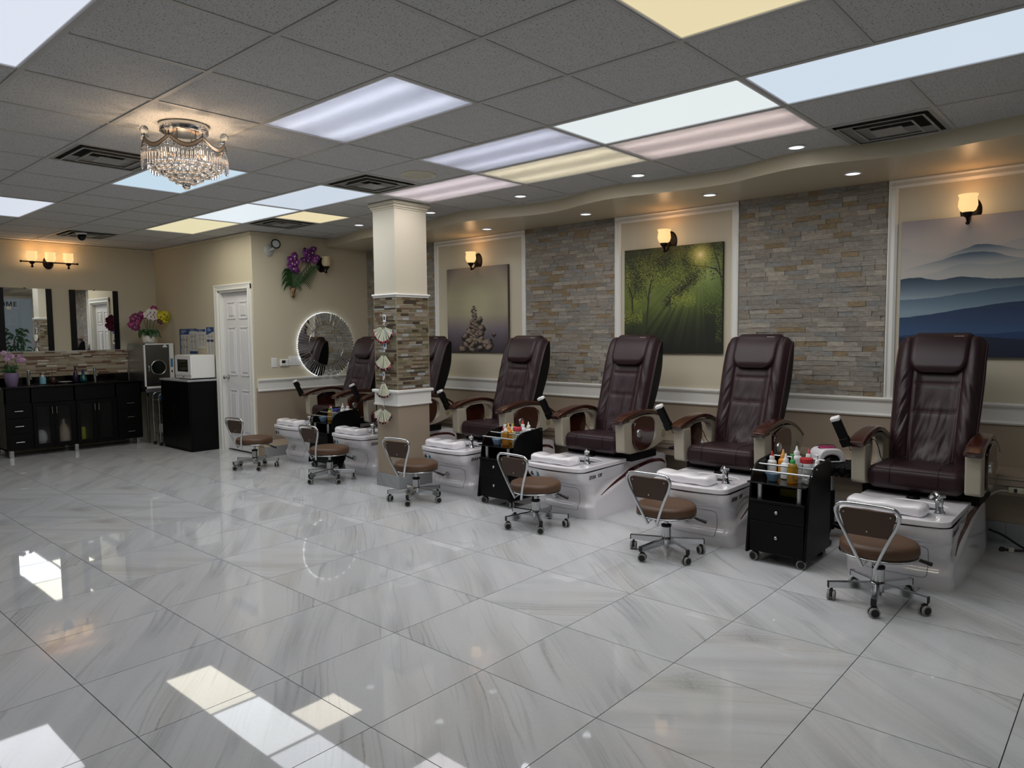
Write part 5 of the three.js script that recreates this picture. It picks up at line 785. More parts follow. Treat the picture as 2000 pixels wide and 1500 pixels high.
function trolley(z, label, x = 4.42) { // local x from the front (0) to the rear (0.44), z across
  const t = thing('drawer_trolley', label, 'trolley', [x, 0, z], 0, 'black drawer trolleys');
  const w = 0.385; obj('side_panel', trol.side.clone().translate(0, 0, w / 2 - 0.016), M.black, t); obj('side_panel', trol.side.clone().translate(0, 0, -w / 2), M.black, t);
  obj('back_panel', box2(0.425, 0.44, 0.07, 0.63, -w / 2 + 0.016, w / 2 - 0.016), M.black, t);
  obj('carcass', [box2(0.03, 0.425, 0.065, 0.082, -w / 2 + 0.016, w / 2 - 0.016), rbox2(0.005, 0.425, 0.392, 0.41, -w / 2 + 0.016, w / 2 - 0.016, 0.003), box2(0.03, 0.425, 0.26, 0.272, -w / 2 + 0.016, w / 2 - 0.016)], M.black, t);
  for (const [y0, y1, lean] of [[0.274, 0.39, 0], [0.07, 0.27, 0]]) { const d = obj('drawer', rbox2(0.012, 0.032, y0, y1, -w / 2 + 0.02, w / 2 - 0.02, 0.003), M.black, t); obj('drawer_box', box2(0.032, 0.4, y0 + 0.01, y1 - 0.02, -w / 2 + 0.03, w / 2 - 0.03), M.blackMatte, d); obj('knob', lathe([[0, 0.022], [0.009, 0.02], [0.012, 0.013], [0.006, 0.007], [0.006, 0]], 18).rotateZ(Math.PI / 2).translate(0.012, (y0 + y1) / 2 + 0.01, 0.005), M.chrome, d); }
  obj('top_shelf', extrude(roundPoly([[0.02, -w / 2 - 0.012], [0.02, w / 2 - 0.03], [0.06, w / 2 - 0.016], [0.42, w / 2 - 0.016], [0.42, -w / 2 + 0.016], [0.06, -w / 2 - 0.0]], 0.02), 0.008, 0.001).rotateX(Math.PI / 2).translate(0, 0.518, 0), M.blackGloss, t);
  for (const zz of [-0.125, 0.125]) obj('shelf_post', cyl(0.016, 0.016, 0.1, 0.06, 0.41, zz, 20), M.satin, t);
  for (const [xx, yy] of [[0.075, 0.585], [0.16, 0.615], [0.41, 0.635]]) { const r = obj('rail', rod([xx, yy, -w / 2 + 0.01], [xx, yy, w / 2 - 0.01], 0.0065), M.satin, t); obj('rail_bolt', [cyl(0.006, 0.006, 0.004, 0, 0, 0, 12).rotateX(Math.PI / 2).translate(xx, yy, w / 2), cyl(0.006, 0.006, 0.004, 0, 0, 0, 12).rotateX(-Math.PI / 2).translate(xx, yy, -w / 2)], M.chrome, r); }
  for (const [xx, zz] of [[0.05, 0.15], [0.05, -0.15], [0.39, 0.15], [0.39, -0.15]]) { const c = caster(t, xx, zz, rr(1.2, 1.9)); c.scale.setScalar(1.08); }
  return t;
}
const Y = 0.5185;
trolley(-1.715, 'black drawer trolley between the two rightmost pedicure chairs');
{
  const X = 4.42, Z = -1.715, T = 'bottles on the right trolley';
  squeeze([X + 0.30, Y, Z - 0.145], 0.029, 0.135, frostWhite, 0xdedede, 0xb03028, 'white squeeze bottle with red tip, leftmost on the right trolley');
  squeeze([X + 0.31, Y, Z - 0.075], 0.029, 0.155, mat(0xd88a1e, 0.4), 0xd0903a, 0xe0a860, 'orange squeeze bottle on the right trolley');
  squeeze([X + 0.24, Y, Z - 0.03], 0.03, 0.138, frostWhite, 0xe4e4e2, 0xe4e4e2, 'short white squeeze bottle with white tip on the right trolley');
  squeeze([X + 0.35, Y, Z + 0.0], 0.032, 0.185, frostWhite, 0xe4e4e2, 0xe8e8e6, 'tall white squeeze bottle on the right trolley');
  squeeze([X + 0.36, Y, Z + 0.075], 0.031, 0.17, mat(0xdfd6d8, 0.45), 0xe4e0e0, 0xc85060, 'white squeeze bottle with pink tip on the right trolley');
  pump([X + 0.13, Y, Z + 0.055], 0.032, 0.15, mat(0xe2c050, 0.1, 0, { transmission: 0.75, thickness: 0.03, ior: 1.4, attenuationColor: new THREE.Color(0xf0b818), attenuationDistance: 0.06 }), 0x3f9a50, 'amber oil bottle with green pump on the right trolley');
  jar([X + 0.19, Y, Z + 0.12], 0.045, 0.13, 0xb52a34, 'clear jar of cotton with red lid on the right trolley', true);
  pump([X + 0.33, Y, Z + 0.14], 0.03, 0.125, frostWhite, 0xe6e6e4, 'white pump bottle beside the red lid jar on the right trolley');
  bowl([X + 0.12, Y, Z - 0.065], 'small blue plastic bowl on the right trolley');
  tag(obj('sponge_block', rbx(0.09, 0.05, 0.12, 0.006, X + 0.24, 0.435, Z + 0.01), col(0x8f8422, 0.8)), 'yellow sponge block on the inner shelf of the right trolley', 'sponge');
}
trolley(-4.17, 'black drawer trolley right of the column', 4.44);
{
  const X = 4.44, Z = -4.17;
  squeeze([X + 0.3, Y, Z - 0.14], 0.03, 0.12, frostWhite, 0xc03030, 0xd8d8d8, 'white square bottle with red cap, leftmost on the middle trolley');
  squeeze([X + 0.33, Y, Z - 0.07], 0.026, 0.13, mat(0xe0c23a, 0.4), 0xe6e4dc, 0xe0d060, 'yellow squeeze bottle behind on the middle trolley');
  squeeze([X + 0.24, Y, Z - 0.035], 0.031, 0.15, mat(0xdb8c22, 0.4), 0xd8953a, 0xe0a860, 'orange squeeze bottle on the middle trolley');
  pump([X + 0.12, Y, Z + 0.04], 0.033, 0.145, mat(0xddb644, 0.1, 0, { transmission: 0.75, thickness: 0.03, ior: 1.4, attenuationColor: new THREE.Color(0xe8a814), attenuationDistance: 0.05 }), 0xe6e4de, 'amber oil bottle with white pump on the middle trolley');
  squeeze([X + 0.36, Y, Z + 0.03], 0.029, 0.17, frostWhite, 0xe4e4e2, 0xc85048, 'tall white bottle with red tip at the back of the middle trolley');
  squeeze([X + 0.36, Y, Z + 0.095], 0.028, 0.16, frostWhite, 0xe6e6e4, 0xe6e6e4, 'tall white bottle with white tip at the back of the middle trolley');
  jar([X + 0.2, Y, Z + 0.105], 0.044, 0.125, 0xc03a44, 'clear jar of cotton with red lid on the middle trolley', true);
  pump([X + 0.31, Y, Z + 0.15], 0.03, 0.125, frostWhite, 0xe8e8e6, 'white pump bottle beside the jar on the middle trolley');
  bowl([X + 0.1, Y, Z - 0.04], 'small blue plastic bowl on the middle trolley');
}
trolley(-6.86, 'black drawer trolley left of the column between the two far chairs', 4.46);
{
  const X = 4.46, Z = -6.86;
  const tilt = squeeze([X + 0.26, Y, Z - 0.13], 0.03, 0.12, frostWhite, 0xe4e4e2, 0xe4e4e2, 'white bottle leaning at the left of the far trolley'); tilt.rotation.z = -0.12;
  squeeze([X + 0.2, Y, Z - 0.04], 0.028, 0.15, mat(0xb58a30, 0.4), 0x4a8a48, 0xc84838, 'ochre squeeze bottle on the far trolley');
  jar([X + 0.22, Y, Z + 0.04], 0.042, 0.11, 0x3a3c8a, 'clear jar with blue lid on the far trolley', false);
  squeeze([X + 0.35, Y, Z - 0.01], 0.028, 0.165, frostWhite, 0xe4e4e2, 0xe4e4e2, 'tall white bottle at the back of the far trolley');
  squeeze([X + 0.36, Y, Z + 0.075], 0.03, 0.17, mat(0xd4cfcf, 0.45), 0xdad8d8, 0xb83830, 'tall white bottle with red tip on the far trolley');
  pump([X + 0.24, Y, Z + 0.135], 0.031, 0.125, clearPlastic, 0xe8e8e6, 'clear pump bottle at the right of the far trolley');
  bowl([X + 0.1, Y, Z - 0.03], 'small blue plastic bowl on the far trolley');
}
// ---- nail dryers and woven stool behind the chairs
function dryer(at, turn, label) {
  const t = thing('nail_dryer', label, 'nail dryer', at, turn); t.scale.setScalar(0.82);
  const s = new THREE.Shape(); s.moveTo(-0.125, 0); s.quadraticCurveTo(-0.12, 0.1, -0.06, 0.115); s.quadraticCurveTo(0, 0.125, 0.06, 0.115); s.quadraticCurveTo(0.12, 0.1, 0.125, 0); s.lineTo(0.085, 0); s.quadraticCurveTo(0.075, 0.062, 0, 0.066); s.quadraticCurveTo(-0.075, 0.062, -0.085, 0); s.closePath();
  obj('housing', extrude(s, 0.19, 0.012, 14).translate(0, 0, -0.095), M.whiteGloss, t); obj('inner_bay', box2(-0.08, 0.08, 0.004, 0.05, -0.08, 0.07), M.blackMatte, t); obj('base_plate', rbx(0.24, 0.008, 0.18, 0.003, 0, 0.004, 0), M.plastic, t);
  const lid = new THREE.SphereGeometry(1, 24, 10, 0, Math.PI * 2, 0, Math.PI / 2).scale(0.075, 0.02, 0.07).translate(0, 0.116, 0); obj('top_cover', lid, col(0x8a1e50, 0.3), t);
  obj('cord', tube([[-0.06, 0.125, -0.06], [-0.03, 0.142, -0.02], [0.02, 0.14, 0.0], [0.09, 0.125, -0.04], [0.14, 0.06, -0.06], [0.145, 0.01, -0.05]], 0.003, 40, 6), M.rubber, t);
}
{
  const t = thing('woven_stool', 'black woven seat stool on a single post behind the right trolley', 'stool', [5.3, 0, -1.66]);
  const strip = rbx(0.03, 0.006, 0.034, 0.002), strip2 = rbx(0.034, 0.006, 0.03, 0.002); const seatw = 0.36, k = 10;
  obj('seat_base', rbx(seatw - 0.02, 0.05, seatw - 0.02, 0.012, 0, 0.515, 0), M.blackMatte, t);
  for (let a = 0; a < k; a++) for (let b = 0; b < k; b++) { const m = obj('woven_strip', (a + b) % 2 ? strip : strip2, (a + b) % 2 ? M.black : M.blackMatte, t); m.position.set((a - (k - 1) / 2) * 0.036, 0.546 - ((a + b) % 2) * 0.003, (b - (k - 1) / 2) * 0.036); }
  for (let a = 0; a < k; a++) for (const r of [0, 1]) for (const [dx, dz, ry] of [[-0.178, 0, 1], [0, 0.178, 0]]) { const m = obj('woven_strip', strip2, (a + r) % 2 ? M.black : M.blackMatte, t); m.position.set(ry ? dx : (a - 4.5) * 0.036, 0.526 - r * 0.028, ry ? (a - 4.5) * 0.036 : dz); m.rotation.set(ry ? 0 : Math.PI / 2, 0, ry ? Math.PI / 2 : 0); }
  obj('post', [cyl(0.018, 0.018, 0.16, 0, 0.34, 0, 18)], M.satin, t); obj('lower_post', cyl(0.03, 0.028, 0.28, 0, 0.065, 0, 18), M.black, t);
  for (let q = 0; q < 5; q++) { const a = q * Math.PI * 2 / 5 + 0.4; obj('leg', rod([0, 0.1, 0], [0.24 * Math.cos(a), 0.062, 0.24 * Math.sin(a)], 0.02, 8, 0.012), M.black, t); caster(t, 0.235 * Math.cos(a), 0.235 * Math.sin(a), a); }
  dryer([5.32, 0.55, -1.70], -0.75, 'white and pink nail dryer on the woven stool behind the right trolley');
  dryer([5.62, 0.5, -2.93], -0.9, 'white and pink nail dryer between chairs number 2 and 3');
  tag(obj('dryer_stand', [rbox2(5.46, 5.78, 0.478, 0.498, -3.06, -2.80, 0.008), cyl(0.02, 0.02, 0.46, 5.62, 0.02, -2.93, 16), cyl(0.11, 0.10, 0.02, 5.62, 0, -2.93, 28)], M.blackMatte), 'small black stand holding the nail dryer between chairs number 2 and 3', 'stand');
}
// ---- power strip and cords by the right edge
{
  const t = thing('power_strip', 'cream power strip on the pipe ledge front at the right edge', 'power strip', [5.805, 0.40, -0.50]);
  obj('body', rbx(0.026, 0.042, 0.34, 0.012, -0.008, 0, 0, 3), col(0xc9c4ae, 0.4), t); obj('rocker_switch', rbx(0.006, 0.028, 0.018, 0.002, -0.023, 0, -0.125), col(0x1b0f0c, 0.3), t);
  for (const z of [-0.07, -0.015, 0.04, 0.095]) obj('socket', rbx(0.003, 0.03, 0.034, 0.003, -0.0215, 0, z), col(0xb9b49e), t);
  obj('cord', tube([[-0.012, -0.008, -0.17], [-0.02, -0.012, -0.22], [-0.02, -0.05, -0.27], [-0.0, -0.09, -0.33]], 0.006), col(0xc2beb0), t);
  const e = tag(obj('adapter_cord', [tube([[5.88, 0.09, -0.78], [5.86, 0.07, -0.70], [5.80, 0.03, -0.60], [5.74, 0.02, -0.55], [5.72, 0.012, -0.60], [5.70, 0.012, -0.68]], 0.008), rbx(0.05, 0.022, 0.03, 0.006, 5.70, 0.0115, -0.68)], col(0x2a2927, 0.6)), 'dark cord with adapter on the floor behind the rightmost chair', 'cord');
  obj('plug', rbx(0.04, 0.03, 0.03, 0.006, 5.70, 0.0152, -0.625), col(0xc9c6bd), e);
}
// ================================================================ VANITY CORNER
{
  const x0 = 2.40, x1 = 4.0, zf = -10.47, zb = ZV + 0.004, yb = 0.09, yt = 0.86;
  const v = thing('vanity_cabinet', 'long black vanity cabinet with frosted glass doors', 'cabinet', [0, 0, 0]);
  obj('carcass', [box2(x0, x1, yb, yb + 0.018, zb, zf + 0.001), box2(x0, x0 + 0.018, yb, yt, zb, zf), box2(x1 - 0.018, x1, yb, yt, zb, zf), box2(x0, x1, yb, yt, zb, zb + 0.01), box2(2.67, 2.69, yb, yt, zb, zf), box2(3.16, 3.18, yb, yt, zb, zf), box2(3.66, 3.68, yb, yt, zb, zf), box2(x0, x1, 0.67, yt, zf - 0.02, zf)], M.black, v);
  const drawer = (a, b, y0, y1) => { const d = obj('drawer', rbox2(a, b, y0, y1, zf, zf + 0.02, 0.003), M.black, v); obj('handle', [rod([(a + b) / 2 - 0.045, (y0 + y1) / 2, zf + 0.04], [(a + b) / 2 + 0.045, (y0 + y1) / 2, zf + 0.04], 0.005), rod([(a + b) / 2 - 0.035, (y0 + y1) / 2, zf + 0.02], [(a + b) / 2 - 0.035, (y0 + y1) / 2, zf + 0.04], 0.004), rod([(a + b) / 2 + 0.035, (y0 + y1) / 2, zf + 0.02], [(a + b) / 2 + 0.035, (y0 + y1) / 2, zf + 0.04], 0.004)], M.chrome, d); };
  for (const [y0, y1] of [[0.49, 0.67], [0.295, 0.485], [0.095, 0.29]]) { drawer(x0 + 0.005, 2.668, y0, y1); drawer(3.685, x1 - 0.005, y0, y1); }
  const frost = mat(0xc9cccc, 0.58, 0, { transmission: 1, thickness: 0, specularIntensity: 0.4 });
  for (const [a, b, hx] of [[2.693, 2.923, 2.90], [2.927, 3.157, 2.95], [3.183, 3.418, 3.395], [3.422, 3.657, 3.445]]) {
    const d = obj('door', [box2(a, a + 0.045, 0.1, 0.665, zf, zf + 0.02), box2(b - 0.045, b, 0.1, 0.665, zf, zf + 0.02), box2(a + 0.045, b - 0.045, 0.62, 0.665, zf, zf + 0.02), box2(a + 0.045, b - 0.045, 0.1, 0.145, zf, zf + 0.02)], M.black, v);
    obj('frosted_pane', new THREE.PlaneGeometry(b - a - 0.088, 0.477).translate((a + b) / 2, 0.3825, zf + 0.008), frost, d);
    obj('handle', [rod([hx, 0.52, zf + 0.04], [hx, 0.61, zf + 0.04], 0.005), rod([hx, 0.53, zf + 0.02], [hx, 0.53, zf + 0.04], 0.004), rod([hx, 0.6, zf + 0.02], [hx, 0.6, zf + 0.04], 0.004)], M.chrome, d);
  }
  for (const x of [2.45, 3.17, 3.94]) for (const z of [zf - 0.02, zb + 0.05]) obj('leg', rbx(0.045, 0.09, 0.045, 0.004, x, 0.045, z), M.satin, v);
  const top = obj('countertop', rbox2(x0 - 0.03, x1 + 0.015, 0.86, 0.885, zb, zf + 0.035, 0.006), M.blackGloss, v); obj('upstand', rbox2(x0 - 0.03, x1 + 0.015, 0.885, 0.975, zb, zb + 0.02, 0.004), M.blackGloss, top);
  for (const x of [2.8, 3.56]) obj('sink_bowl', [new THREE.TorusGeometry(0.16, 0.006, 8, 40).rotateX(Math.PI / 2).scale(1.25, 0.6, 0.9).translate(x, 0.886, -10.68), cyl(0.155, 0.155, 0.0015, 0, 0, 0, 40).scale(1.25, 1, 0.9).translate(x, 0.8852, -10.68)], M.blackGloss, top);
  // items kept in the cabinet, showing through the frosted panes
  const inC = (name, geo, m, label, cat) => tag(obj(name, geo, m), label, cat);
  inC('plastic_bag', new THREE.SphereGeometry(0.07, 16, 12).scale(1, 1.5, 0.8).translate(2.79, 0.213, -10.535), col(0xd8dcdc, 0.6), 'pale bag behind the leftmost frosted vanity door', 'bag');
  inC('spray_jug', lathe([[0, 0], [0.07, 0], [0.075, 0.01], [0.075, 0.16], [0.04, 0.24], [0.018, 0.27], [0.018, 0.32], [0, 0.32]], 20).translate(3.05, 0.108, -10.55), col(0xcdb9a4, 0.5), 'cone topped jug behind the second frosted vanity door', 'bottle');
  inC('detergent_bottle', rbx(0.07, 0.2, 0.06, 0.015, 3.255, 0.208, -10.515), col(0xb5b030, 0.5), 'yellow bottle behind the third frosted vanity door', 'bottle');
  // backsplash
  const bs = struct('backsplash', box2(XL + 3.2, 4.02, 0.976, 1.305, ZV, ZV + 0.006), M.grout, 'linear beige and brown mosaic backsplash behind the vanity');
  const w = 4.02 - 2.2; mosaicFace(w, 0.976, 1.305, (L, h, u, y, t) => { const m = obj('mosaic_piece', bx(L, h, 0.006), mosaicTones2[mosaicOdds[t]], bs); m.position.set(2.2 + u, y, ZV + 0.009); }, mosaicTones2, 1.35);
  obj('edge_strip', box2(2.2, 4.025, 1.303, 1.31, ZV, ZV + 0.014), M.satin, bs);
  // mirrors with black side frames
  for (const [a, label] of [[3.315, 'right vanity mirror with black side strips'], [2.495, 'left vanity mirror with black side strips']]) {
    const m = thing('vanity_mirror', label, 'mirror', [a, 1.312, ZV]); obj('mirror_glass', box2(0.07, 0.54, 0, 0.82, 0.004, 0.018), M.mirror, m); obj('backing', box2(0.0, 0.61, 0.005, 0.815, 0, 0.004), M.black, m);
    for (const x of [0, 0.54]) obj('side_strip', rbox2(x, x + 0.07, 0, 0.82, 0.004, 0.024, 0.003), M.black, m); obj('clip', rbx(0.02, 0.012, 0.01, 0.003, 0.305, 0.822, 0.016), M.black, m);
  }
  // taps and bottles
  for (const [x, label] of [[2.76, 'chrome tap at the left vanity sink'], [3.54, 'chrome tap at the right vanity sink']]) { const f = thing('basin_tap', label, 'tap', [x, 0.885, -10.82]); obj('body', [cyl(0.022, 0.02, 0.15, 0, 0, 0, 20), rbx(0.03, 0.012, 0.05, 0.004, 0, 0.176, 0.005), cyl(0.018, 0.02, 0.02, 0, 0.15, 0, 18)], M.chrome, f); obj('spout', rod([0, 0.11, 0.01], [0, 0.075, 0.11], 0.013, 14, 0.01), M.chrome, f); }
  pump([2.885, 0.887, -10.70], 0.037, 0.115, mat(0x7fb4c4, 0.4), 0xd8dad8, 'light blue soap pump on the vanity', false, -1.2);
  { const t = thing('reed_diffuser', 'brown glass diffuser with a thin stick on the vanity', 'diffuser', [3.005, 0.887, -10.72]); obj('glass_body', lathe([[0, 0], [0.035, 0], [0.045, 0.03], [0.03, 0.05], [0.045, 0.062], [0.02, 0.085], [0.014, 0.1]], 6), mat(0x5a3a34, 0.15, 0, { transmission: 0.5, thickness: 0 }), t); obj('reed', rod([0, 0.02, 0], [-0.01, 0.21, 0], 0.003), col(0x5a4030), t); }
  { const t = thing('soap_dish', 'shallow white dish on the vanity', 'dish', [3.14, 0.887, -10.70]); obj('dish_bowl', lathe([[0, 0.004], [0.045, 0.004], [0.085, 0.018], [0.08, 0.02], [0.04, 0.008], [0, 0.007]], 28), M.plastic, t); obj('foot', cyl(0.03, 0.03, 0.004, 0, 0, 0, 20), M.plastic, t); }
  { const t = thing('spray_bottle', 'dark purple glass bottle on the vanity', 'bottle', [3.285, 0.887, -10.76]); obj('body', lathe([[0, 0], [0.032, 0], [0.034, 0.06], [0.026, 0.12], [0.012, 0.15], [0.012, 0.17]], 20), mat(0x3a2c4a, 0.12, 0, { transmission: 0.4, thickness: 0 }), t); obj('cap', cyl(0.014, 0.011, 0.045, 0, 0.168, 0, 16), col(0x241c3a, 0.3), t); }
  { const t = thing('spray_bottle', 'teal glass bottle with blue top on the vanity', 'bottle', [3.37, 0.887, -10.74]); obj('body', lathe([[0, 0], [0.045, 0], [0.047, 0.03], [0.036, 0.07], [0.02, 0.105], [0.014, 0.12]], 22), mat(0x1c6a70, 0.1, 0, { transmission: 0.5, thickness: 0 }), t); obj('cap', [cyl(0.016, 0.012, 0.05, 0, 0.118, 0, 16), cyl(0.02, 0.02, 0.012, 0, 0.125, 0, 16)], col(0x1c2f7a, 0.3), t); }
  { const t = thing('potted_orchid', 'pale pink orchid in a lilac pot on the vanity', 'plant', [2.535, 0.886, -10.66]); obj('pot', lathe([[0, 0], [0.06, 0], [0.085, 0.16], [0.09, 0.165], [0.083, 0.166], [0.058, 0.02], [0, 0.012]], 28), col(0x8d7a9c, 0.45), t); obj('soil', cyl(0.079, 0.079, 0.004, 0, 0.14, 0, 24), col(0x33281e, 0.9), t);
    for (const [dx, up, z] of [[-0.12, 0.06, 0.05], [0.08, 0.1, 0.03], [-0.06, 0.11, -0.05], [0.04, 0.03, 0.08]]) obj('leaf', tubeLeaf([[0, 0.14, 0], [dx * 0.5, 0.14 + up, z * 0.5], [dx, 0.15 + up * 0.6, z]], 0.024), M.leaf, t);
    for (const [dx, hgt] of [[-0.035, 0.36], [0.06, 0.34]]) obj('flower_stem', tube([[dx * 0.3, 0.14, 0], [dx, 0.24, 0], [dx * 0.8, hgt, 0.01]], 0.0035, 16, 6), col(0x3a3020), t);
    const pk = [col(0xb58ab5, 0.5), col(0xc9a3c4, 0.5)], lp = col(0x8a4a80);
    for (let k = 0; k < 6; k++) bloom(t, [-0.05 + rr(-0.05, 0.05), 0.36 + rr(-0.03, 0.06), 0.03 + rr(0, 0.03)], 0.05, pk[k % 2], lp, [rr(-0.5, 0.5), 0.1, 1]); for (let k = 0; k < 5; k++) bloom(t, [0.1 + rr(-0.05, 0.06), 0.33 + rr(-0.02, 0.05), 0.03 + rr(0, 0.03)], 0.045, pk[k % 2], lp, [rr(-0.5, 0.5), 0.1, 1]); }
}
// ---- steel steriliser on its table, vase on top
{
  const tb = thing('metal_table', 'narrow metal table carrying the steel steriliser', 'table', [0, 0, 0]);
  obj('top', [box2(4.03, 4.43, 0.715, 0.735, -10.93, -10.36)], M.satin, tb); obj('apron', box2(4.035, 4.42, 0.66, 0.715, -10.38, -10.37), M.steel, tb);
  for (const [x, z] of [[4.048, -10.385], [4.405, -10.385], [4.048, -10.9], [4.405, -10.9]]) obj('leg', rbx(0.03, 0.715, 0.03, 0.003, x, 0.3575, z), M.steel, tb);
  const s = thing('towel_steriliser', 'stainless steel towel steriliser with a round porthole door', 'steriliser', [4.022, 0.736, -10.92]);
  const w = 0.405, h = 0.655, d = 0.545; obj('case', [rbox2(0, w, 0.03, h, 0, d - 0.012, 0.006), box2(0.02, w - 0.02, 0.0, 0.03, 0.03, d - 0.04)], M.satin, s);
  obj('front_frame', [box2(0, 0.02, 0.03, h, d - 0.014, d + 0.004), box2(w - 0.062, w, 0.03, h, d - 0.014, d + 0.002), box2(0, w, h - 0.016, h, d - 0.014, d + 0.004), box2(0, w, 0.03, 0.06, d - 0.014, d + 0.004)], M.plastic, s);
  const dr = obj('door', [extrude((() => { const q = new THREE.Shape([[0.022, 0.062], [w - 0.064, 0.062], [w - 0.064, h - 0.018], [0.022, h - 0.018]].map((p) => new THREE.Vector2(...p))); const hl = new THREE.Path(); hl.absellipse(0.19, 0.32, 0.098, 0.098, 0, Math.PI * 2, true); q.holes.push(hl); return q; })(), 0.02, 0.001, 32).translate(0, 0, d - 0.012)], M.darkSteel, s);
  obj('porthole_ring', new THREE.TorusGeometry(0.1, 0.008, 10, 48).translate(0.19, 0.32, d + 0.008), M.chrome, dr); obj('porthole_glass', cyl(0.098, 0.098, 0.003, 0, 0, 0, 40).rotateX(Math.PI / 2).translate(0.19, 0.32, d), mat(0x0c1416, 0.05), dr);
  obj('handle', tube([[0.05, 0.27, d + 0.008], [0.05, 0.28, d + 0.03], [0.05, 0.34, d + 0.03], [0.05, 0.35, d + 0.008]], 0.007), M.chrome, dr); obj('badge', [rbx(0.06, 0.02, 0.002, 0.002, w - 0.12, h - 0.045, d + 0.0095), cyl(0.018, 0.018, 0.002, 0, 0, 0, 20).rotateX(Math.PI / 2).translate(w - 0.12, h - 0.035, d + 0.008)], M.plastic, dr);
  obj('control_label', rbx(0.035, 0.12, 0.002, 0.002, w - 0.031, 0.38, d + 0.003), col(0x4a7ea8), s); obj('switch', rbx(0.018, 0.03, 0.006, 0.002, w - 0.031, 0.26, d + 0.004), M.black, s);
  const v = thing('orchid_vase', 'white patterned vase of magenta, white and yellow orchids on the steriliser', 'plant', [4.17, 1.3915, -10.56]); v.scale.setScalar(0.88);
  const vaseTex = canvasTex(512, 256, (g, W, H) => { g.fillStyle = '#d9d6cc'; g.fillRect(0, 0, W, H); for (let k = 0; k < 60; k++) { const x = rnd() * W, y = H * (0.15 + rnd() * 0.75), r = rr(5, 15); g.strokeStyle = g.fillStyle = ['#7b7a78', '#8f8a86', '#6a6a6c'][k % 3]; g.lineWidth = 2; for (let q = 0; q < 5; q++) { const a = q * 1.256 + k; g.beginPath(); g.ellipse(x + Math.cos(a) * r * 0.5, y + Math.sin(a) * r * 0.5, r * 0.4, r * 0.22, a, 0, 6.3); k % 2 ? g.fill() : g.stroke(); } } });
  obj('vase', lathe([[0, 0], [0.075, 0], [0.098, 0.02], [0.104, 0.06], [0.092, 0.11], [0.075, 0.13], [0.07, 0.13], [0.086, 0.1], [0, 0.09]], 36), new THREE.MeshStandardMaterial({ map: vaseTex, roughness: 0.25 }), v);
  for (let k = 0; k < 9; k++) { const a = k / 9 * 6.28 + 0.3, L = rr(0.1, 0.16); obj('leaf', tubeLeaf([[0, 0.13, 0], [Math.cos(a) * L * 0.7, 0.2, Math.sin(a) * L * 0.7 + 0.02], [Math.cos(a) * L * 1.15, 0.11 + rr(-0.04, 0.03), Math.sin(a) * L + 0.05]], 0.035), M.leaf, v); }
  for (let k = 0; k < 34; k++) { const a = rr(0, 6.28), r = rr(0.02, 0.13); const m = obj('filler_leaf', new THREE.SphereGeometry(rr(0.014, 0.024), 7, 5).scale(1, 0.5, 1), M.leafPale, v); m.position.set(r * Math.cos(a), 0.19 + rr(-0.03, 0.07) - r * 0.3, r * Math.sin(a) * 0.8 + 0.03); m.rotation.set(rr(-1, 1), 0, rr(-1, 1)); }
  const stem = (pts) => obj('flower_stem', tube(pts, 0.004, 30, 6), M.stem, v);
  stem([[0, 0.15, 0], [-0.05, 0.32, 0.02], [-0.12, 0.44, 0.05], [-0.24, 0.42, 0.07], [-0.29, 0.33, 0.08]]); stem([[0, 0.15, 0], [-0.02, 0.32, 0.02], [-0.01, 0.46, 0.05]]); stem([[0.01, 0.15, 0], [0.03, 0.34, 0.02], [0.05, 0.48, 0.05]]); stem([[0.03, 0.15, 0], [0.08, 0.3, 0.02], [0.12, 0.44, 0.04], [0.23, 0.42, 0.06]]);
  const mg = [col(0x74124f, 0.5), col(0x5e0f44, 0.5), col(0x861a5a, 0.5)], wh = [col(0xd9cfcc, 0.5)], ye = [col(0xc2b412, 0.5), col(0xaaa010, 0.5)], lm = col(0xb58aa4), ld = col(0x5a2440), lb = col(0x5a4a10);
  for (const [x, y, q] of [[-0.13, 0.46, 0], [-0.17, 0.41, 1], [-0.08, 0.44, 2], [-0.22, 0.43, 1], [-0.26, 0.39, 0], [-0.2, 0.37, 2], [-0.15, 0.38, 0], [-0.25, 0.33, 1], [-0.21, 0.31, 0], [-0.28, 0.3, 2], [-0.24, 0.26, 1], [-0.2, 0.25, 0], [0.06, 0.55, 2], [0.08, 0.53, 1]]) bloom(v, [x, y, 0.07 + rr(0, 0.03)], 0.085, mg[q], lm, [rr(-0.4, 0.4), rr(-0.2, 0.2), 1]);
  for (const [x, y] of [[-0.05, 0.45], [0.0, 0.5], [0.04, 0.46], [0.0, 0.43], [0.06, 0.5], [0.06, 0.42], [-0.02, 0.47]]) bloom(v, [x, y, 0.1 + rr(0, 0.02)], 0.092, wh[0], ld, [rr(-0.4, 0.2), rr(-0.2, 0.2), 1]);
  for (const [x, y] of [[0.14, 0.48], [0.18, 0.45], [0.22, 0.47], [0.2, 0.42], [0.25, 0.43], [0.24, 0.38], [0.28, 0.41], [0.16, 0.43]]) bloom(v, [x, y, 0.09 + rr(0, 0.03)], 0.1, ye[Math.floor(rnd() * 2)], lb, [rr(-0.4, 0.3), rr(-0.2, 0.2), 1]);
  for (const [x, y] of [[0.1, 0.44], [0.09, 0.4], [0.15, 0.36], [0.18, 0.34]]) bloom(v, [x, y, 0.07], 0.06, col(0x4a1a26, 0.5), lm, [0, 0, 1]);
}
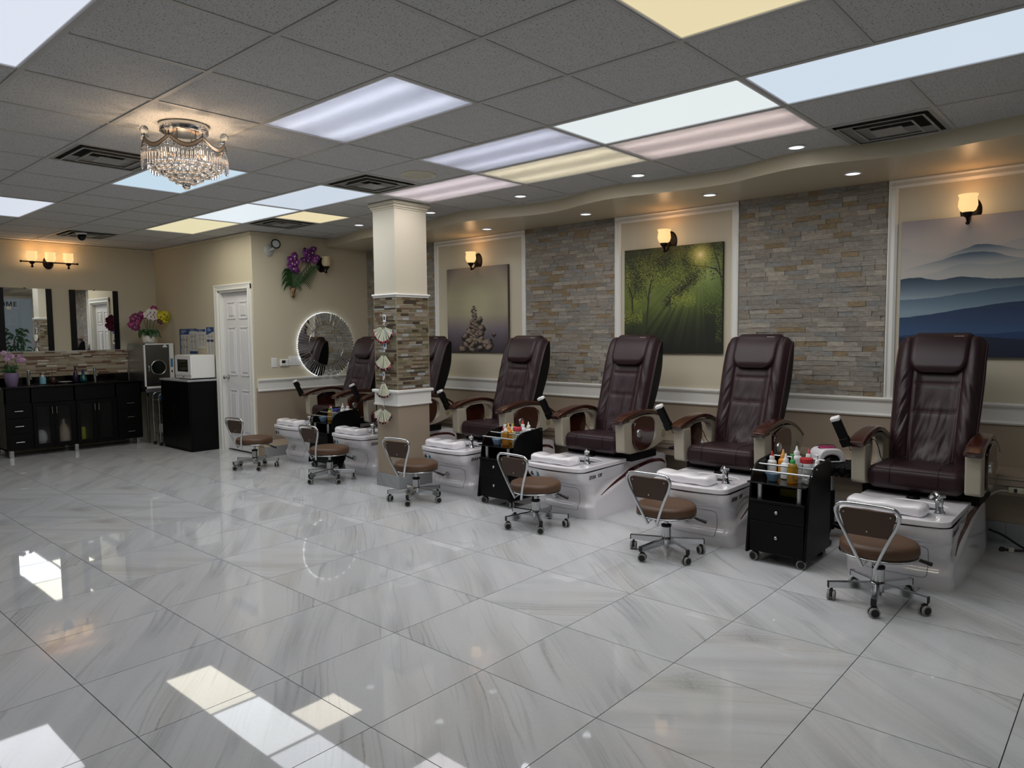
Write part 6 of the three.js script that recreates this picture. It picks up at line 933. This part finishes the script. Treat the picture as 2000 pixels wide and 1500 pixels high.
// ---- wire cart, tall cabinet, white cabinet on top
{
  const c = thing('wire_cart', 'slim chrome wire cart between the vanity and the tall cabinet', 'cart', [4.1, 0, -10.12]);
  const hoop = (z) => tube([[-0.04, 0.05, z], [-0.045, 0.5, z], [-0.04, 0.68, z], [-0.01, 0.715, z], [0.16, 0.72, z], [0.24, 0.715, z], [0.27, 0.68, z], [0.27, 0.05, z]], 0.008, 80, 8);
  obj('side_hoop', hoop(-0.1), M.chrome, c); obj('side_hoop', hoop(0.1), M.chrome, c);
  for (const y of [0.16, 0.4, 0.62]) { const g = []; for (let k = 0; k < 7; k++) g.push(rod([-0.04 + k * 0.0515, y, -0.1], [-0.04 + k * 0.0515, y, 0.1], 0.003, 6)); g.push(rod([-0.04, y, -0.1], [0.27, y, -0.1], 0.004), rod([-0.04, y, 0.1], [0.27, y, 0.1], 0.004)); obj('wire_shelf', g, M.chrome, c); }
  for (const [x, z] of [[-0.04, -0.1], [-0.04, 0.1], [0.27, -0.1], [0.27, 0.1]]) obj('wheel', lathe([[0, -0.01], [0.024, -0.01], [0.026, 0], [0.024, 0.01], [0, 0.01]], 16).rotateX(Math.PI / 2).translate(x, 0.026, z), M.rubber, c);
  tag(obj('folded_towel', rbx(0.2, 0.07, 0.14, 0.02, 4.2, 0.66, -10.12, 3), col(0x2c5878, 0.9)), 'blue folded towel on the wire cart', 'towel'); tag(obj('towel_pack', rbx(0.2, 0.12, 0.14, 0.02, 4.2, 0.226, -10.12, 3), col(0xb9b6ae, 0.9)), 'pale pack on the lowest shelf of the wire cart', 'pack');
  const t = thing('tall_cabinet', 'plain black cabinet with a white marble top beside the door', 'cabinet', [0, 0, 0]);
  const x0 = 4.06, x1 = 4.425, z0 = -9.95, z1 = -9.12; obj('carcass', box2(x0 + 0.02, x1, 0.0, 0.905, z0, z1), M.black, t); obj('plinth', box2(x0 + 0.012, x0 + 0.03, 0, 0.04, z0 + 0.02, z1 - 0.02), M.blackMatte, t);
  for (const [a, b, hz] of [[z0 + 0.002, (z0 + z1) / 2 - 0.001, -9.56], [(z0 + z1) / 2 + 0.001, z1 - 0.002, -9.51]]) { const d = obj('door', rbox2(x0, x0 + 0.02, 0.045, 0.903, a, b, 0.002), M.black, t); obj('handle', [rbx(0.012, 0.2, 0.012, 0.004, x0 - 0.02, 0.5, hz), rbx(0.022, 0.01, 0.01, 0.002, x0 - 0.01, 0.42, hz), rbx(0.022, 0.01, 0.01, 0.002, x0 - 0.01, 0.58, hz)], M.blackGloss, d); }
  obj('marble_top', uvBox(rbox2(x0 - 0.015, x1 + 0.015, 0.905, 0.93, z0 - 0.01, z1 + 0.015, 0.004), 1.83), mat(0xdcdcde, 0.25, 0, { map: marbleTex }), t);
  const m = thing('towel_warmer', 'white towel warmer box with a dark window on the black cabinet', 'appliance', [0, 0, 0]);
  obj('case', rbox2(4.125, 4.43, 0.945, 1.245, -9.60, -9.14, 0.01), M.plastic, m); obj('door_front', [box2(4.108, 4.126, 1.19, 1.24, -9.595, -9.145), box2(4.108, 4.126, 0.985, 1.03, -9.595, -9.145), box2(4.108, 4.126, 1.03, 1.19, -9.595, -9.54), box2(4.108, 4.126, 1.03, 1.19, -9.22, -9.145)], M.white, m);
  obj('window', box2(4.112, 4.124, 1.03, 1.19, -9.54, -9.22), mat(0x15150f, 0.08), m); obj('control_strip', box2(4.112, 4.126, 0.945, 0.982, -9.595, -9.145), M.plastic, m);
  for (const z of [-9.38, -9.35]) obj('button', rbx(0.006, 0.01, 0.012, 0.002, 4.11, 0.963, z), M.black, m); obj('foot', [bx(0.03, 0.012, 0.03, 4.16, 0.938, -9.55), bx(0.03, 0.012, 0.03, 4.16, 0.938, -9.19), bx(0.03, 0.012, 0.03, 4.4, 0.938, -9.55), bx(0.03, 0.012, 0.03, 4.4, 0.938, -9.19)], M.rubber, m);
}
// ---- notices on the door wall (flat paper)
{
  const sheet = (W, H, head, kind) => canvasTex(W, H, (g) => { g.fillStyle = '#cfd0cc'; g.fillRect(0, 0, W, H); g.fillStyle = '#274a86'; if (kind === 0) { g.fillRect(0, 0, W, H * 0.16); g.fillRect(0, 0, W * 0.12, H); } else if (kind === 1) { g.fillRect(0, 0, W, H * 0.1); g.fillRect(0, H * 0.9, W, H * 0.1); } else if (kind === 2) g.fillRect(0, 0, W, H * 0.13); else { g.fillRect(0, 0, W, H * 0.16); g.beginPath(); g.moveTo(0, H * 0.16); g.lineTo(W * 0.8, H * 0.16); g.lineTo(0, H * 0.26); g.fill(); g.fillStyle = '#3a3560'; g.fillRect(W * 0.05, H * 0.4, W * 0.4, H * 0.08); g.fillRect(W * 0.52, H * 0.4, W * 0.42, H * 0.08); }
    g.fillStyle = '#c9ccd4'; for (let k = 0; k < 3; k++) g.fillRect(W * 0.18, H * (0.035 + k * 0.035), W * rr(0.3, 0.6), H * 0.014);
    g.fillStyle = '#6d6e70'; for (let r = 0; r < 24; r++) { const y = H * (0.2 + r * 0.028); if (y > H * 0.88 || (kind === 3 && r > 5 && r < 11)) continue; for (let c = 0; c < 2; c++) g.fillRect(W * (0.18 + c * 0.42), y, W * rr(0.18, 0.34), H * 0.008); }
    g.fillStyle = '#3f4247'; for (let k = 0; k < 6; k++) g.fillRect(W * (0.18 + (k % 3) * 0.26), H * (kind === 3 ? 0.29 : 0.28 + 0.2 * Math.floor(k / 3)), W * 0.06, H * 0.06); });
  const put = (label, z0, z1, y0, y1, kind) => { const t = thing('wall_notice', label, 'notice', [XD, y0, (z0 + z1) / 2], -Math.PI / 2, 'blue and white notices by the door'); obj('sheet', new THREE.PlaneGeometry(z1 - z0, y1 - y0).translate(0, (y1 - y0) / 2, 0.003), new THREE.MeshStandardMaterial({ map: sheet(256, 384, '', kind), roughness: 0.7, side: THREE.DoubleSide }), t); };
  put('leftmost wall notice with blue header and blue side bar', -10.20, -9.90, 1.10, 1.59, 0); put('second wall notice from the left with blue foot band', -9.895, -9.66, 1.25, 1.59, 1); put('third wall notice from the left, short with blue heading', -9.65, -9.42, 1.32, 1.58, 2); put('wall notice touching the door casing, with blue slanted header', -9.39, -9.18, 1.20, 1.605, 3);
  const s = thing('wall_notice', 'small plain sheet below the notices beside the door casing', 'notice', [XD, 1.0, -9.23], -Math.PI / 2); obj('sheet', box2(-0.04, 0.04, 0, 0.2, 0.001, 0.003), col(0xc9c7be, 0.7), s); obj('clip', rbx(0.03, 0.03, 0.006, 0.003, 0.01, 0.18, 0.005), M.black, s);
}
// ---- lettering on the shop window, read from outside; it shows in the left vanity mirror
{
  const t = thing('window_lettering', 'WELCOME lettering on the shop window, seen in the left mirror', 'lettering', [5.27, 2.4, ZF + 0.055]);
  const g = label3d('WELCOME', 0.13, 0.004); obj('letters', g, col(0x2b2f33, 0.6), t);
}
{
  const t = thing('window_plant', 'leafy green plant by the shop window, seen in the left mirror', 'plant', [5.5, 0, 0.72]);
  obj('pot', lathe([[0, 0], [0.14, 0], [0.19, 0.32], [0.2, 0.34], [0.18, 0.34], [0.17, 0.3], [0, 0.3]], 28), col(0x6a625a, 0.6), t);
  obj('trunk', [tube([[0, 0.3, 0], [0.02, 0.8, 0.01], [-0.02, 1.4, 0]], 0.018, 24, 8), tube([[0.02, 0.8, 0.01], [0.12, 1.1, 0.05], [0.16, 1.35, 0.06]], 0.01, 16, 6), tube([[0.0, 0.95, 0.0], [-0.12, 1.2, -0.05], [-0.18, 1.4, -0.05]], 0.01, 16, 6)], col(0x4a3a28, 0.8), t);
  for (let k = 0; k < 110; k++) { const a = rr(0, 6.28), r = rr(0.03, 0.27), y = rr(1.0, 1.72), L = rr(0.09, 0.14); const p = [r * Math.cos(a), y, r * Math.sin(a)]; obj('leaf', tubeLeaf([p, [p[0] + L * 0.5 * Math.cos(a), y + 0.02, p[2] + L * 0.5 * Math.sin(a)], [p[0] + L * Math.cos(a), y - 0.05, p[2] + L * Math.sin(a)]], 0.022), M.leaf, t); }
}
renderer.render(scene, camera);
